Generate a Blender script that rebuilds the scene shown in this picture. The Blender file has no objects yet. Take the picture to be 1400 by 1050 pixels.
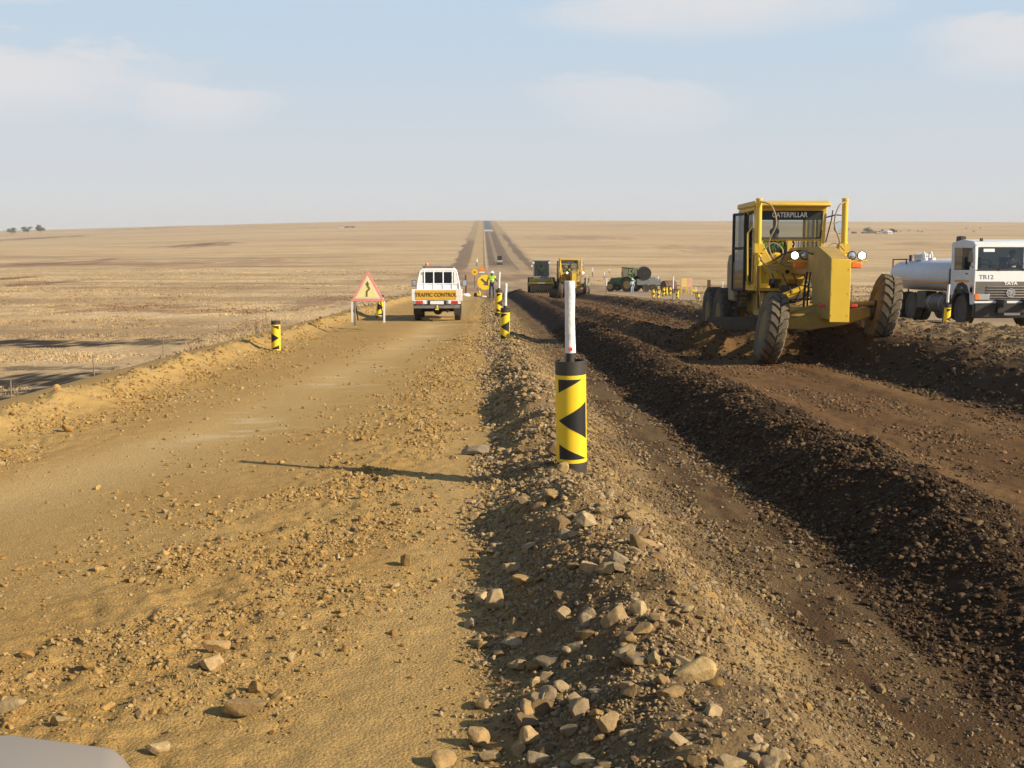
import bpy, bmesh, math, random
import numpy as np
from mathutils import Vector, Matrix, Euler
R = math.radians
rng = np.random.default_rng(7)
random.seed(11)
SC = bpy.context.scene
COL = SC.collection

# ------------------------------------------------------------------ camera
PITCH = math.atan(205/1400.0)
YAW = math.atan(40/1400.0)
FWD = Vector((math.sin(YAW)*math.cos(PITCH), math.cos(YAW)*math.cos(PITCH), -math.sin(PITCH)))
RGT = Vector((math.cos(YAW), -math.sin(YAW), 0))
UPV = RGT.cross(FWD)
cd = bpy.data.cameras.new('camera'); cam = bpy.data.objects.new('camera', cd); COL.objects.link(cam)
cd.sensor_width = 36; cd.lens = 36.0
cd.clip_start = 0.05; cd.clip_end = 60000
cam.rotation_euler = Matrix((RGT, UPV, -FWD)).transposed().to_euler()
SC.camera = cam

def ray(u, v):
    return FWD + RGT*((u-700)/1400.0) + UPV*((525-v)/1400.0)
def at(u, v, y):
    """world point on the line of sight of a photo pixel at road distance y"""
    d = ray(u, v); return d*(y/d.y)

# ------------------------------------------------------------------ tags
def tag(o, label=None, cat=None, group=None, kind=None):
    if label: o['label'] = label
    if cat: o['category'] = cat
    if group: o['group'] = group
    if kind: o['kind'] = kind
    return o
def empty(name, loc=(0,0,0), rz=0.0, label=None, cat=None, group=None, rx=0.0, ry=0.0, s=1.0):
    o = bpy.data.objects.new(name, None); COL.objects.link(o)
    o.empty_display_size = 0.3
    o.location = loc; o.rotation_euler = (rx, ry, rz); o.scale = (s, s, s)
    return tag(o, label, cat, group)
def copy_tree(o, parent=None):
    c = o.copy(); COL.objects.link(c)
    if parent is not None: c.parent = parent
    for ch in list(o.children): copy_tree(ch, c)
    return c

# ------------------------------------------------------------------ mesh builder
class MB:
    def __init__(self):
        self.v = []; self.f = []; self.M = Matrix.Identity(4)
    def _add(self, vs, fs):
        b = len(self.v)
        for p in vs: self.v.append(tuple(self.M @ Vector(p)))
        for f in fs: self.f.append(tuple(i+b for i in f))
        return self
    def box(self, c, s, rot=None, taper=None):
        hx, hy, hz = s[0]/2, s[1]/2, s[2]/2
        tx, ty = taper if taper else (1, 1)
        pts = [(-hx,-hy,-hz),(hx,-hy,-hz),(hx,hy,-hz),(-hx,hy,-hz),
               (-hx*tx,-hy*ty,hz),(hx*tx,-hy*ty,hz),(hx*tx,hy*ty,hz),(-hx*tx,hy*ty,hz)]
        m = Euler(rot).to_matrix() if rot else Matrix.Identity(3)
        C = Vector(c)
        return self._add([m @ Vector(p) + C for p in pts],
            [(0,3,2,1),(4,5,6,7),(0,1,5,4),(1,2,6,5),(2,3,7,6),(3,0,4,7)])
    def bar(self, p0, p1, w, h=None, up=(0,0,1)):
        """rectangular bar between two points"""
        h = w if h is None else h
        a, b = Vector(p0), Vector(p1); d = (b-a).normalized()
        U = Vector(up)
        if abs(d.dot(U)) > 0.98: U = Vector((0,1,0))
        s = d.cross(U).normalized(); t = s.cross(d).normalized()
        vs = []
        for q in (a, b):
            for (i, j) in ((-1,-1),(1,-1),(1,1),(-1,1)):
                vs.append(q + s*(i*w/2) + t*(j*h/2))
        return self._add(vs, [(3,2,1,0),(4,5,6,7),(0,1,5,4),(1,2,6,5),(2,3,7,6),(3,0,4,7)])
    def cyl(self, p0, p1, r0, r1=None, n=16, cap=True):
        r1 = r0 if r1 is None else r1
        a, b = Vector(p0), Vector(p1); d = (b-a).normalized()
        U = Vector((0,0,1)) if abs(d.z) < 0.9 else Vector((1,0,0))
        s = d.cross(U).normalized(); t = d.cross(s).normalized()
        vs = []
        for q, r in ((a, r0), (b, r1)):
            for k in range(n):
                an = 2*math.pi*k/n
                vs.append(q + s*(math.cos(an)*r) + t*(math.sin(an)*r))
        fs = [(k, (k+1) % n, n+(k+1) % n, n+k) for k in range(n)]
        if cap: fs += [tuple(range(n-1, -1, -1)), tuple(range(n, 2*n))]
        return self._add(vs, fs)
    def tube(self, pts, r, n=8, cap=True, radii=None):
        pts = [Vector(p) for p in pts]; vs = []; m = len(pts)
        prev = None
        for i, p in enumerate(pts):
            d = (pts[min(i+1, m-1)] - pts[max(i-1, 0)]).normalized()
            if prev is None:
                U = Vector((0,0,1)) if abs(d.z) < 0.9 else Vector((1,0,0))
                s = d.cross(U).normalized()
            else:
                s = (prev - d*prev.dot(d)).normalized()
            prev = s; t = d.cross(s)
            rr = radii[i] if radii else r
            for k in range(n):
                an = 2*math.pi*k/n
                vs.append(p + s*(math.cos(an)*rr) + t*(math.sin(an)*rr))
        fs = [(i*n+k, i*n+(k+1) % n, (i+1)*n+(k+1) % n, (i+1)*n+k) for i in range(m-1) for k in range(n)]
        if cap: fs += [tuple(range(n-1, -1, -1)), tuple(range((m-1)*n, m*n))]
        return self._add(vs, fs)
    def lathe(self, prof, axis='z', n=24, c=(0,0,0), close=False):
        """prof: list of (radius, along) ; revolved about the axis"""
        vs = []; m = len(prof); C = Vector(c)
        for (r, a) in prof:
            for k in range(n):
                an = 2*math.pi*k/n; x, y = math.cos(an)*r, math.sin(an)*r
                p = {'z': (x, y, a), 'x': (a, x, y), 'y': (y, a, x)}[axis]
                vs.append(C + Vector(p))
        fs = [(i*n+k, i*n+(k+1) % n, (i+1)*n+(k+1) % n, (i+1)*n+k) for i in range(m-1) for k in range(n)]
        if close: fs += [((m-1)*n+k, (m-1)*n+(k+1) % n, (k+1) % n, k) for k in range(n)]
        else: fs += [tuple(range(n-1, -1, -1)), tuple(range((m-1)*n, m*n))]
        return self._add(vs, fs)
    def prism(self, poly, axis, a0, a1):
        """poly 2-D outline extruded along axis from a0 to a1. x: (y,z) y: (x,z) z: (x,y)"""
        n = len(poly)
        def P(q, a): return {'x': (a, q[0], q[1]), 'y': (q[0], a, q[1]), 'z': (q[0], q[1], a)}[axis]
        vs = [P(q, a0) for q in poly] + [P(q, a1) for q in poly]
        fs = [(k, (k+1) % n, n+(k+1) % n, n+k) for k in range(n)] + [tuple(range(n-1, -1, -1)), tuple(range(n, 2*n))]
        return self._add(vs, fs)
    def loft(self, rings, cap=True):
        n = len(rings[0]); vs = [p for r in rings for p in r]; m = len(rings)
        fs = [(i*n+k, i*n+(k+1) % n, (i+1)*n+(k+1) % n, (i+1)*n+k) for i in range(m-1) for k in range(n)]
        if cap: fs += [tuple(range(n-1, -1, -1)), tuple(range((m-1)*n, m*n))]
        return self._add(vs, fs)
    def quad(self, a, b, c, d):
        return self._add([a, b, c, d], [(0,1,2,3)])
    def build(self, name, mat, parent=None, bevel=0.0, smooth=35, seg=2):
        me = bpy.data.meshes.new(name)
        me.from_pydata(self.v, [], self.f)
        bm = bmesh.new(); bm.from_mesh(me)
        bmesh.ops.recalc_face_normals(bm, faces=bm.faces)
        bm.to_mesh(me); bm.free()
        me.materials.append(mat)
        if smooth:
            me.polygons.foreach_set('use_smooth', [True]*len(me.polygons))
            me.set_sharp_from_angle(angle=R(smooth))
        o = bpy.data.objects.new(name, me); COL.objects.link(o)
        if parent is not None: o.parent = parent
        if bevel > 0:
            b = o.modifiers.new('bevel', 'BEVEL'); b.width = bevel; b.segments = seg
            b.limit_method = 'ANGLE'; b.angle_limit = R(35); b.harden_normals = False
        return o

def mesh_np(name, V, F, mat, smooth=True, cols=None):
    """V (n,3) float, F (m,k) int -> object (fast)"""
    me = bpy.data.meshes.new(name)
    k = F.shape[1]
    me.vertices.add(len(V)); me.vertices.foreach_set('co', np.ascontiguousarray(V, np.float32).ravel())
    me.loops.add(F.size); me.loops.foreach_set('vertex_index', np.ascontiguousarray(F, np.int32).ravel())
    me.polygons.add(len(F))
    me.polygons.foreach_set('loop_start', np.arange(0, F.size, k, dtype=np.int32))
    me.polygons.foreach_set('loop_total', np.full(len(F), k, np.int32))
    me.polygons.foreach_set('use_smooth', np.full(len(F), bool(smooth)))
    me.update(calc_edges=True)
    if cols is not None:
        a = me.color_attributes.new('Col', 'FLOAT_COLOR', 'POINT')
        c4 = np.ones((len(V), 4), np.float32); c4[:, :3] = cols
        a.data.foreach_set('color', c4.ravel())
    me.materials.append(mat)
    o = bpy.data.objects.new(name, me); COL.objects.link(o)
    return o

def text_obj(name, s, size, mat, parent, loc, rot, depth=0.004, weight=0.0, sx=1.0, align='CENTER'):
    cu = bpy.data.curves.new(name, 'FONT'); cu.body = s; cu.size = size
    cu.extrude = depth/2; cu.offset = weight; cu.align_x = align; cu.align_y = 'CENTER'
    t = bpy.data.objects.new('tmp', cu); COL.objects.link(t)
    bpy.context.view_layer.update()
    me = bpy.data.meshes.new_from_object(t.evaluated_get(bpy.context.evaluated_depsgraph_get()))
    bpy.data.objects.remove(t); bpy.data.curves.remove(cu)
    me.materials.clear(); me.materials.append(mat)
    for p in me.polygons: p.material_index = 0
    o = bpy.data.objects.new(name, me); COL.objects.link(o)
    o.parent = parent; o.location = loc; o.rotation_euler = rot; o.scale = (sx, 1, 1)
    return o

# ------------------------------------------------------------------ materials
_mats = {}
def mat(name, col, rough=0.6, metal=0.0, var=0.12, vscale=6.0, bump=0.0, bscale=40.0, dust=0.0, dustcol=(0.30,0.21,0.12),
        emit=None, estr=0.0, coat=0.0, alpha=1.0, trans=0.0, spec=0.5):
    if name in _mats: return _mats[name]
    m = bpy.data.materials.new(name); m.use_nodes = True
    nt = m.node_tree; b = nt.nodes['Principled BSDF']; L = nt.links.new
    b.inputs['Roughness'].default_value = rough; b.inputs['Metallic'].default_value = metal
    b.inputs['Coat Weight'].default_value = coat
    b.inputs['Specular IOR Level'].default_value = spec
    tc = nt.nodes.new('ShaderNodeTexCoord')
    n1 = nt.nodes.new('ShaderNodeTexNoise'); n1.inputs['Scale'].default_value = vscale; n1.inputs['Detail'].default_value = 6
    L(tc.outputs['Object'], n1.inputs['Vector'])
    mr = nt.nodes.new('ShaderNodeMapRange'); mr.inputs['From Min'].default_value = 0.3; mr.inputs['From Max'].default_value = 0.7
    mr.inputs['To Min'].default_value = 1-var; mr.inputs['To Max'].default_value = 1+var
    L(n1.outputs['Fac'], mr.inputs['Value'])
    mx = nt.nodes.new('ShaderNodeVectorMath'); mx.operation = 'SCALE'; mx.inputs[0].default_value = col
    L(mr.outputs['Result'], mx.inputs['Scale'])
    out = mx.outputs['Vector']
    if dust > 0:
        n2 = nt.nodes.new('ShaderNodeTexNoise'); n2.inputs['Scale'].default_value = vscale*0.6; n2.inputs['Detail'].default_value = 8
        n2.inputs['Roughness'].default_value = 0.7
        L(tc.outputs['Object'], n2.inputs['Vector'])
        r2 = nt.nodes.new('ShaderNodeMapRange'); r2.inputs['From Min'].default_value = 0.35; r2.inputs['From Max'].default_value = 0.72
        r2.inputs['To Min'].default_value = dust*0.25; r2.inputs['To Max'].default_value = dust
        L(n2.outputs['Fac'], r2.inputs['Value'])
        mm = nt.nodes.new('ShaderNodeMix'); mm.data_type = 'RGBA'
        L(r2.outputs['Result'], mm.inputs['Factor']); L(out, mm.inputs['A']); mm.inputs['B'].default_value = (*dustcol, 1)
        out = mm.outputs['Result']
        r3 = nt.nodes.new('ShaderNodeMapRange'); r3.inputs['To Min'].default_value = rough; r3.inputs['To Max'].default_value = 0.95
        L(r2.outputs['Result'], r3.inputs['Value']); L(r3.outputs['Result'], b.inputs['Roughness'])
    L(out, b.inputs['Base Color'])
    if bump > 0:
        n3 = nt.nodes.new('ShaderNodeTexNoise'); n3.inputs['Scale'].default_value = bscale; n3.inputs['Detail'].default_value = 5
        L(tc.outputs['Object'], n3.inputs['Vector'])
        bp = nt.nodes.new('ShaderNodeBump'); bp.inputs['Strength'].default_value = bump; bp.inputs['Distance'].default_value = 0.02
        L(n3.outputs['Fac'], bp.inputs['Height']); L(bp.outputs['Normal'], b.inputs['Normal'])
    if emit: b.inputs['Emission Color'].default_value = (*emit, 1); b.inputs['Emission Strength'].default_value = estr
    if trans > 0: b.inputs['Transmission Weight'].default_value = trans
    if alpha < 1: b.inputs['Alpha'].default_value = alpha
    _mats[name] = m
    return m
def glass_mat(name, tint=(0.5,0.56,0.55), mixf=0.7, rough=0.02):
    """thin tinted window pane: see-through with a mirror-like sheen"""
    if name in _mats: return _mats[name]
    m = bpy.data.materials.new(name); m.use_nodes = True; nt = m.node_tree; nt.nodes.clear()
    o = nt.nodes.new('ShaderNodeOutputMaterial'); t = nt.nodes.new('ShaderNodeBsdfTransparent'); t.inputs['Color'].default_value = (*tint, 1)
    g = nt.nodes.new('ShaderNodeBsdfGlossy'); g.inputs['Roughness'].default_value = rough
    lw = nt.nodes.new('ShaderNodeLayerWeight'); lw.inputs['Blend'].default_value = 0.25
    mr = nt.nodes.new('ShaderNodeMapRange'); mr.inputs['To Min'].default_value = 0.05; mr.inputs['To Max'].default_value = mixf
    mx = nt.nodes.new('ShaderNodeMixShader')
    nt.links.new(lw.outputs['Facing'], mr.inputs['Value']); nt.links.new(mr.outputs['Result'], mx.inputs['Fac'])
    nt.links.new(t.outputs[0], mx.inputs[1]); nt.links.new(g.outputs[0], mx.inputs[2]); nt.links.new(mx.outputs[0], o.inputs['Surface'])
    _mats[name] = m
    return m

# ------------------------------------------------------------------ numpy value noise
def _hash(ix, iy, seed):
    h = (ix.astype(np.int64)*374761393 + iy.astype(np.int64)*668265263 + seed*974634777) & 0xFFFFFFFF
    h = ((h ^ (h >> 13))*1274126177) & 0xFFFFFFFF
    h = h ^ (h >> 16)
    return (h & 0xFFFFFF).astype(np.float32)/np.float32(0xFFFFFF)
def vnoise(x, y, seed=0):
    ix, iy = np.floor(x), np.floor(y); fx, fy = x-ix, y-iy
    ux, uy = fx*fx*fx*(fx*(fx*6-15)+10), fy*fy*fy*(fy*(fy*6-15)+10)
    a, b = _hash(ix, iy, seed), _hash(ix+1, iy, seed)
    c, d = _hash(ix, iy+1, seed), _hash(ix+1, iy+1, seed)
    return (a*(1-ux)+b*ux)*(1-uy) + (c*(1-ux)+d*ux)*uy*1.0
def fbm(x, y, oct=4, seed=0, gain=0.5, lac=2.03):
    s = 0; a = 1.0; t = 0
    for o in range(oct):
        s = s + a*(vnoise(x, y, seed+o*17)*2-1); t += a; a *= gain; x = x*lac+3.1; y = y*lac+1.7
    return s/t
def sstep(a, b, x):
    t = np.clip((x-a)/(b-a), 0, 1); return t*t*(3-2*t)
def bump1(x, c, w):
    return np.exp(-((x-c)/w)**2)
# ------------------------------------------------------------------ terrain functions (x across the road, y along it)
_PY = np.array([-300,-40,0,3,8,16,24,35,50,68,87,120,160,200,250,300,350,400,500,650,800,1000,1300,1550,1750,1900,2200,2800,6000,30000.],float)
_PZ = np.array([2.0,-0.9,-1.58,-1.68,-1.88,-2.2,-2.5,-2.95,-3.55,-4.3,-5.2,-6.7,-8.2,-9.4,-10.4,-10.9,-11.05,-10.8,-9.0,-5.4,-1.6,3.6,11.6,17.8,22.0,24.4,26.5,22.0,-40.,-400.])
_dy = np.diff(_PY); _sl = np.diff(_PZ)/_dy
_m = np.zeros(len(_PY)); _m[1:-1] = np.where(_sl[1:]*_sl[:-1] > 0, 2*_sl[1:]*_sl[:-1]/(_sl[1:]+_sl[:-1]+1e-12), 0); _m[0] = _sl[0]; _m[-1] = _sl[-1]
def prof(y):
    y = np.clip(y, _PY[0], _PY[-1]-1e-3); i = np.clip(np.searchsorted(_PY, y, side='right')-1, 0, len(_PY)-2)
    h = _dy[i]; t = (y-_PY[i])/h
    return ((2*t**3-3*t**2+1)*_PZ[i] + (t**3-2*t**2+t)*h*_m[i] + (-2*t**3+3*t**2)*_PZ[i+1] + (t**3-t**2)*h*_m[i+1])
XL, XR = -5.7, 19.5                     # edges of the construction platform
_FY = np.array([-300,0,40,100,160,230,300,400,520,700,30000.]); _FZ = np.array([-2.5,-6.5,-9.0,-9.5,-10.0,-10.6,-11.1,-10.9,-8.9,-4.3,-4.3])
def field_z(x, y):
    p = prof(y)
    fl = np.where(y < 650, np.interp(y, _FY, _FZ), p); fl = np.where((y > 400) & (y < 650), p + (np.interp(y, _FY, _FZ)-p)*(1-sstep(400, 650, y)), fl)
    fl = np.minimum(fl, p)
    dl = sstep(0, 9.5, XL-x)
    z = p + (fl-p)*dl
    dr = sstep(0, 26, x-XR)
    z = z - np.where(y < 400, 1.7*dr*(1-sstep(150, 400, y)), 0)
    r = np.clip(np.abs(x)/np.maximum(y, 60), 0, 1.5); far = sstep(250, 1750, y)
    z = z - np.where(x < 0, 22*np.clip((r-0.06)/0.42, 0, 3)**1.3, 3.0*np.clip(r/0.5, 0, 3)**1.5)*far
    amp = np.clip(np.abs(x)-26, 0, 200)/200
    z = z + amp*(fbm(x/160, y/160, 3, 41)*2.2)*(0.3+0.7*sstep(30, 200, y))*(1-0.6*sstep(1200, 1900, y))
    z = z + sstep(8, 20, np.abs(x-7)-12)*fbm(x/3.1, y/3.1, 3, 5)*0.10*(1-sstep(100, 250, y))
    return z
def band_c(y): return np.interp(y, [3,4.3,6.1,9.3,16,30], [-1.6,-1.4,-1.1,-.75,-.5,-.38])   # loose gravel between the wheel paths
def band_w(y): return np.interp(y, [3,4.3,6.1,9.3,16,30], [.85,.75,.6,.45,.34,.25])
def path_c(y): return np.interp(y, [3,5,7,11,25,40], [-4.0,-3.7,-3.3,-2.55,-1.6,-1.4])       # the smooth worn wheel path
def edge_w(y): return fbm(y/1.6, y*0+61.3, 3, 31)*0.20+fbm(y/.45, y*0+4, 2, 21)*0.07            # wandering toe of the gravel bank
def works_z(x, y):
    """height of the earthworks above the smooth platform"""
    fade = 1-sstep(85, 120, y)
    wob = fbm(y/3.7, x*0+1.3, 3, 3)*0.10
    n1 = fbm(x/1.3, y/1.3, 4, 11); n2 = fbm(x/0.28, y/0.28, 3, 12); n3 = fbm(x/0.07, y/0.07, 2, 13)
    z = n1*0.014 + n2*0.008 + n3*0.0040
    # left track: two worn wheel paths, loose middle
    tr = bump1(x, path_c(y), 0.62); road = sstep(-4.7, -4.2, x)*(1-sstep(-0.15, 0.1, x))
    z = z - road*tr*0.022 - road*tr*(n2*0.008+n3*0.0028)
    loose = bump1(x, band_c(y)+wob, band_w(y))+bump1(x, -4.3, .5)*.8
    z = z + road*loose*(0.012+n2*0.018+n3*0.018)
    # low left bank
    lw = fbm(y/2.1, x*0+7.7, 3, 4)*0.16
    z = z + bump1(x, -4.95+lw, 0.36)*(0.20+0.10*fbm(y/1.1, x*0, 3, 8)+n2*0.05+n3*0.016)
    # middle gravel bank
    c = 0.66+wob+0.05*np.sin(y*0.8); hgt = 0.265+0.07*fbm(y/0.9, x*0+2, 3, 9)
    hgt = hgt*(1-0.80*sstep(11, 24, y))*(1-0.42*np.exp(-((y-7.25)/0.85)**2))
    ledge = edge_w(y)
    up = sstep(0.0+ledge, 0.62+wob, x); dn = 1-sstep(c-0.05, 1.50+wob, x)
    lump = fbm(x/0.42, y/0.42, 3, 14)
    n4 = fbm(x/0.12, y/0.12, 3, 17)
    z = z + up*dn*(hgt+lump*0.050+n2*0.034+n4*0.020+n3*0.010)
    z = z - 0.11*sstep(0.75, 1.45, x)
    # graded strip
    strip = sstep(1.35, 1.55, x)*(1-sstep(1.95, 2.1, x))
    z = z + strip*(np.sin(y*11+wob*20)*0.006+n2*0.014)
    # dark windrow
    w2 = fbm(y/2.6, x*0+5, 3, 15)*0.10; c2 = 2.86+w2
    h2 = 0.375+0.07*fbm(y/1.2, x*0+9, 3, 16)
    h2 = h2*(0.52+0.48*sstep(2.5, 8.5, y))
    prof2 = sstep(2.0+w2+0.08*lump, 2.78+w2, x)*(1-sstep(c2, 3.75+w2, x))
    z = z + prof2*(h2+lump*0.048+n2*0.045+n3*0.020)
    # second windrow trailing from the grader's blade
    w3 = fbm(y/2.2, x*0+15, 3, 18)*0.2; c3 = 4.75+w3-0.02*(y-22)
    z = z + bump1(x, c3, 0.48)*sstep(20.6, 23.5, y)*(0.38+lump*0.06+n2*0.03+n3*0.012)
    dbl = y-(21.75+(6.6-x)*.44)
    z = z + np.exp(-(dbl/np.where(dbl > 0, .35, .75))**2)*sstep(4.2, 5.0, x)*(1-sstep(7.6, 8.6, x))*(0.50+lump*0.09+n2*.04+n3*.014)
    # graded bed tracks
    bed = sstep(3.7, 4.2, x)*(1-sstep(7.2, 7.8, x))
    z = z + bed*(fbm(x/0.5, y/5.0, 3, 19)*0.03+n2*0.014+n3*.006)
    # big right windrow and the small ones behind it
    w4 = fbm(y/3.0, x*0+25, 3, 20)*0.13+1.05*sstep(19.5, 25, y)-1.0; c4 = 8.75+w4
    h4 = (0.42+0.18*sstep(13.5, 18.5, y))*(1-.45*sstep(24,45,y))+0.07*fbm(y/1.4, x*0+3, 3, 22)
    z = z + sstep(7.62+w4, 8.62+w4, x)*(1-sstep(c4, 9.95+w4, x))*(h4+lump*0.06+n2*0.03+n3*.012)
    for k, (cx, hh, ww) in enumerate(((10.4, 0.17, 0.40), (11.6, 0.15, 0.34), (12.7, 0.13, 0.32))):
        wk = fbm(y/2.4, x*0+35+k*9, 3, 23+k)*0.3
        z = z + bump1(x, cx+wk, ww)*(hh*(1-.4*sstep(40,60,y))+0.06*fbm(y/0.8, x*0+k, 3, 27+k)+lump*0.05+n2*0.04+n3*.015)
    z = z + (0.20+.14*(1-sstep(22, 34, y)))*sstep(8.75, 9.8, x-w4)*(1-sstep(12.8, 13.7, x+0.3*n1))*sstep(9, 14, y)*(1-sstep(50, 75, y))
    z = z - 0.06*sstep(3.4, 4.5, x)*(1-sstep(12, 14, x))
    # haul road
    z = z - 0.10*sstep(13.0, 14.2, x)
    edge = sstep(XL-0.5, XL+0.5, x)*(1-sstep(XR-0.5, XR+1.5, x))
    return z*fade*edge
def ground_np(x, y):
    x = np.asarray(x, float); y = np.asarray(y, float)
    x, y = np.broadcast_arrays(x, y)
    return field_z(x, y)+works_z(x, y)
def gz(x, y): return float(ground_np(np.array([x]), np.array([y]))[0])

# ------------------------------------------------------------------ ground colours (what the earth itself is like, except shade mixed into the dark windrow)
def C(*c): return np.array(c, float)
def mixc(a, b, t): return a*(1-t[..., None])+b*t[..., None]
def ground_col(x, y):
    n = fbm(x/2.7, y/2.7, 4, 51); n2 = fbm(x/0.5, y/0.9, 3, 52); nb = fbm(x/26, y/45, 4, 53)
    # grassland
    straw = C(.395,.275,.140); pale = C(.51,.382,.212); rust = C(.215,.130,.070); burnt = C(.022,.018,.015); earth = C(.30,.205,.10)
    ax = np.abs(x-7)
    st = fbm(x/60, y/16, 4, 54); st2 = fbm(x/230, y/60, 4, 55)
    col = np.broadcast_to(straw, x.shape+(3,)).copy()
    col = mixc(col, pale, np.clip(0.5+.85*st+0.35*n, 0, 1)*0.85)
    col = mixc(col, rust, np.clip(-0.32+2.1*fbm(x/70, y/22, 4, 56), 0, 1)*0.75)
    mt = fbm(x/11, y/13, 4, 62); mt2 = fbm(x/3.5, y/6, 3, 63)
    col = col*(1+np.clip(.20*mt+.15*mt2*(1-sstep(150, 400, y)), -.45, .5))[..., None]
    col = mixc(col, C(.20,.125,.075), sstep(.18, .5, fbm(x/42, y/9, 5, 64))*.32)
    farm = sstep(250, 700, y)
    col = mixc(col, np.where((st2 > 0.05)[..., None], C(.475,.345,.195), C(.40,.285,.165)), farm*0.6)
    # narrow dark bands of unburnt / burnt grass on the left
    def patch(cx, cy, wx, wy, amt, c, s):
        nonlocal col
        d = ((x-cx)/wx)**2+((y-cy)/wy)**2
        e = np.clip(1.15-d+1.7*fbm(x/(wx*0.22), y/(wy*0.35), 5, s, .62)+.55*fbm(x/.9, y/1.6, 3, s+5, .6), 0, 1)
        col = mixc(col, c, sstep(0.15, 0.85, e)*amt)
    for (u, v, du, dv, amt, c) in PATCHES:
        yy = PATCH_Y(u, v); p0 = at(u, v, yy); wy = 1.5*yy*yy*dv/1400/9.5 if yy < 400 else 60.0
        wx = du/1400*yy
        patch(p0.x, yy, wx, max(wy, 1.5), amt, c, int(u+v))
    # platform of the works
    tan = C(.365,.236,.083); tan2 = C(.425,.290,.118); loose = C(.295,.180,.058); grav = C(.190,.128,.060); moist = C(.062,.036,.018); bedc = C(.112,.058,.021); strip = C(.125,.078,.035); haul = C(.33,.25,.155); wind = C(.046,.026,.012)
    wob = fbm(y/3.7, x*0+1.3, 3, 3)*0.10
    w = np.broadcast_to(tan, x.shape+(3,)).copy()
    tr = np.clip(bump1(x, path_c(y)+wob*.6, 0.72)+.55*bump1(x, -.28, .3)*(1-sstep(8, 12, y)), 0, 1)
    w = mixc(w, tan2, tr*np.clip(0.8+0.8*n, 0, 1))
    w = mixc(w, loose, np.clip((1-tr)*(0.5+1.1*n2+0.7*n), 0, 1)*0.8)
    sp = sstep(0.30, 0.55, fbm(x/0.8, y/0.25, 3, 57)) * bump1(x, path_c(y)+.15, 0.5)*sstep(8, 11, y)*(1-sstep(30, 40, y))
    w = mixc(w, C(.50,.39,.22), sp*0.8)
    w = mixc(w, C(.385,.258,.095), bump1(x, -5.0, 0.55)*np.clip(.7+n, 0, 1))
    w = mixc(w, grav, sstep(0.0, 0.42, x-edge_w(y))*np.clip(0.75+n2, 0, 1))
    w = mixc(w, C(.125,.082,.040), sstep(0.05, 0.5, x-edge_w(y))*sstep(-0.02, 0.3, fbm(x/0.35, y/0.5, 4, 58))*0.75)
    w = mixc(w, C(.34,.23,.10), bump1(x, 1.0+wob, 0.12)*sstep(0.0, 0.25, fbm(x/0.2, y/0.45, 3, 59))*0.8)
    w = mixc(w, strip, sstep(1.3, 1.5, x+wob))
    w = mixc(w, C(.078,.043,.019), sstep(1.4, 1.6, x)*(1-sstep(2.1, 2.3, x))*sstep(0.02, 0.25, fbm(x/0.25, y/0.7, 4, 60))*0.8)
    w = mixc(w, wind, sstep(1.88, 2.1, x+wob+0.1*n2))  # dark moist soil, deepened to carry part of the windrow's own shade
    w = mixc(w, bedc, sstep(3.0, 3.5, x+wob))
    w = mixc(w, C(.155,.087,.033), sstep(3.2, 3.7, x)*np.clip(0.1+1.6*fbm(x/0.7, y/3.0, 4, 61), 0, 1)*0.9)
    w = mixc(w, moist, sstep(6.2, 6.8, x+wob-1.0*sstep(19.5,25,y))*(1-sstep(9.0, 9.7, x-.5*sstep(19.5,25,y))))
    w = mixc(w, C(.255,.172,.082), sstep(8.9, 9.4, x+wob-.6*sstep(19.5,25,y)))
    w = mixc(w, haul, sstep(13.2, 14.0, x+n*0.3))
    w = w*(1+0.10*n2+0.06*n)[..., None]
    # far part of the road: formation climbing the opposite hill
    e1 = fbm(y/40, x*0+1, 3, 71)*2.0; e2 = fbm(y/6, x*0+2, 2, 72)*0.5
    f = np.broadcast_to(C(.31,.225,.125), x.shape+(3,)).copy()
    f = mixc(f, C(.175,.12,.072), sstep(-11.5+e1, -10.8+e1, x+e2)*(1-sstep(-5.6, -5.0, x+e2*.4))*(1-sstep(650, 760, y))*0.9)
    f = mixc(f, C(.38,.27,.135), sstep(-4.9, -4.5, x)*(1-sstep(.2, .6, x)))
    f = mixc(f, C(.13,.095,.06), bump1(x, 0.75, 0.4)*0.8)
    f = mixc(f, C(.50,.37,.20), bump1(x, 1.35, 0.4)*.8)
    lane = sstep(2.0, 2.6, x)*(1-sstep(4.6, 5.4, x+e2*.3))+sstep(6.4, 7.2, x)*(1-sstep(10.2, 10.8, x))
    f = mixc(f, C(.25,.18,.11), sstep(1.8, 2.2, x)*(1-sstep(10.6, 11, x)))
    f = mixc(f, C(.145,.104,.070), np.clip(lane, 0, 1)*sstep(330, 400, y)*(1-sstep(900, 960, y)))
    f = mixc(f, C(.10,.075,.05), bump1(x, 11.2, 0.5)*.8)
    f = mixc(f, C(.11,.125,.15), sstep(1.6, 2.1, x)*(1-sstep(9.6, 10.1, x))*sstep(1010, 1040, y))
    f = mixc(f, C(.42,.42,.40), sstep(1.6, 2.1, x)*(1-sstep(9.6, 10.1, x))*sstep(955, 985, y)*(1-sstep(1010, 1040, y)))
    f = mixc(f, C(.15,.105,.07), sstep(15.0+e1*.6, 15.6+e1*.6, x+e2)*(1-sstep(18.6, 19.4, x+e2+e1*.5))*(1-sstep(800, 900, y))*0.9)
    f = f*(1+0.10*fbm(x/3, y/14, 3, 73))[..., None]
    t = sstep(95, 135, y+n*8)
    w = mixc(w, f, t)
    vf = sstep(100,150,y)*(1-sstep(300,350,y)); v1 = fbm(x/5, y/22, 4, 74)
    w = mixc(w, C(.31,.205,.115), vf*.75)
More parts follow.
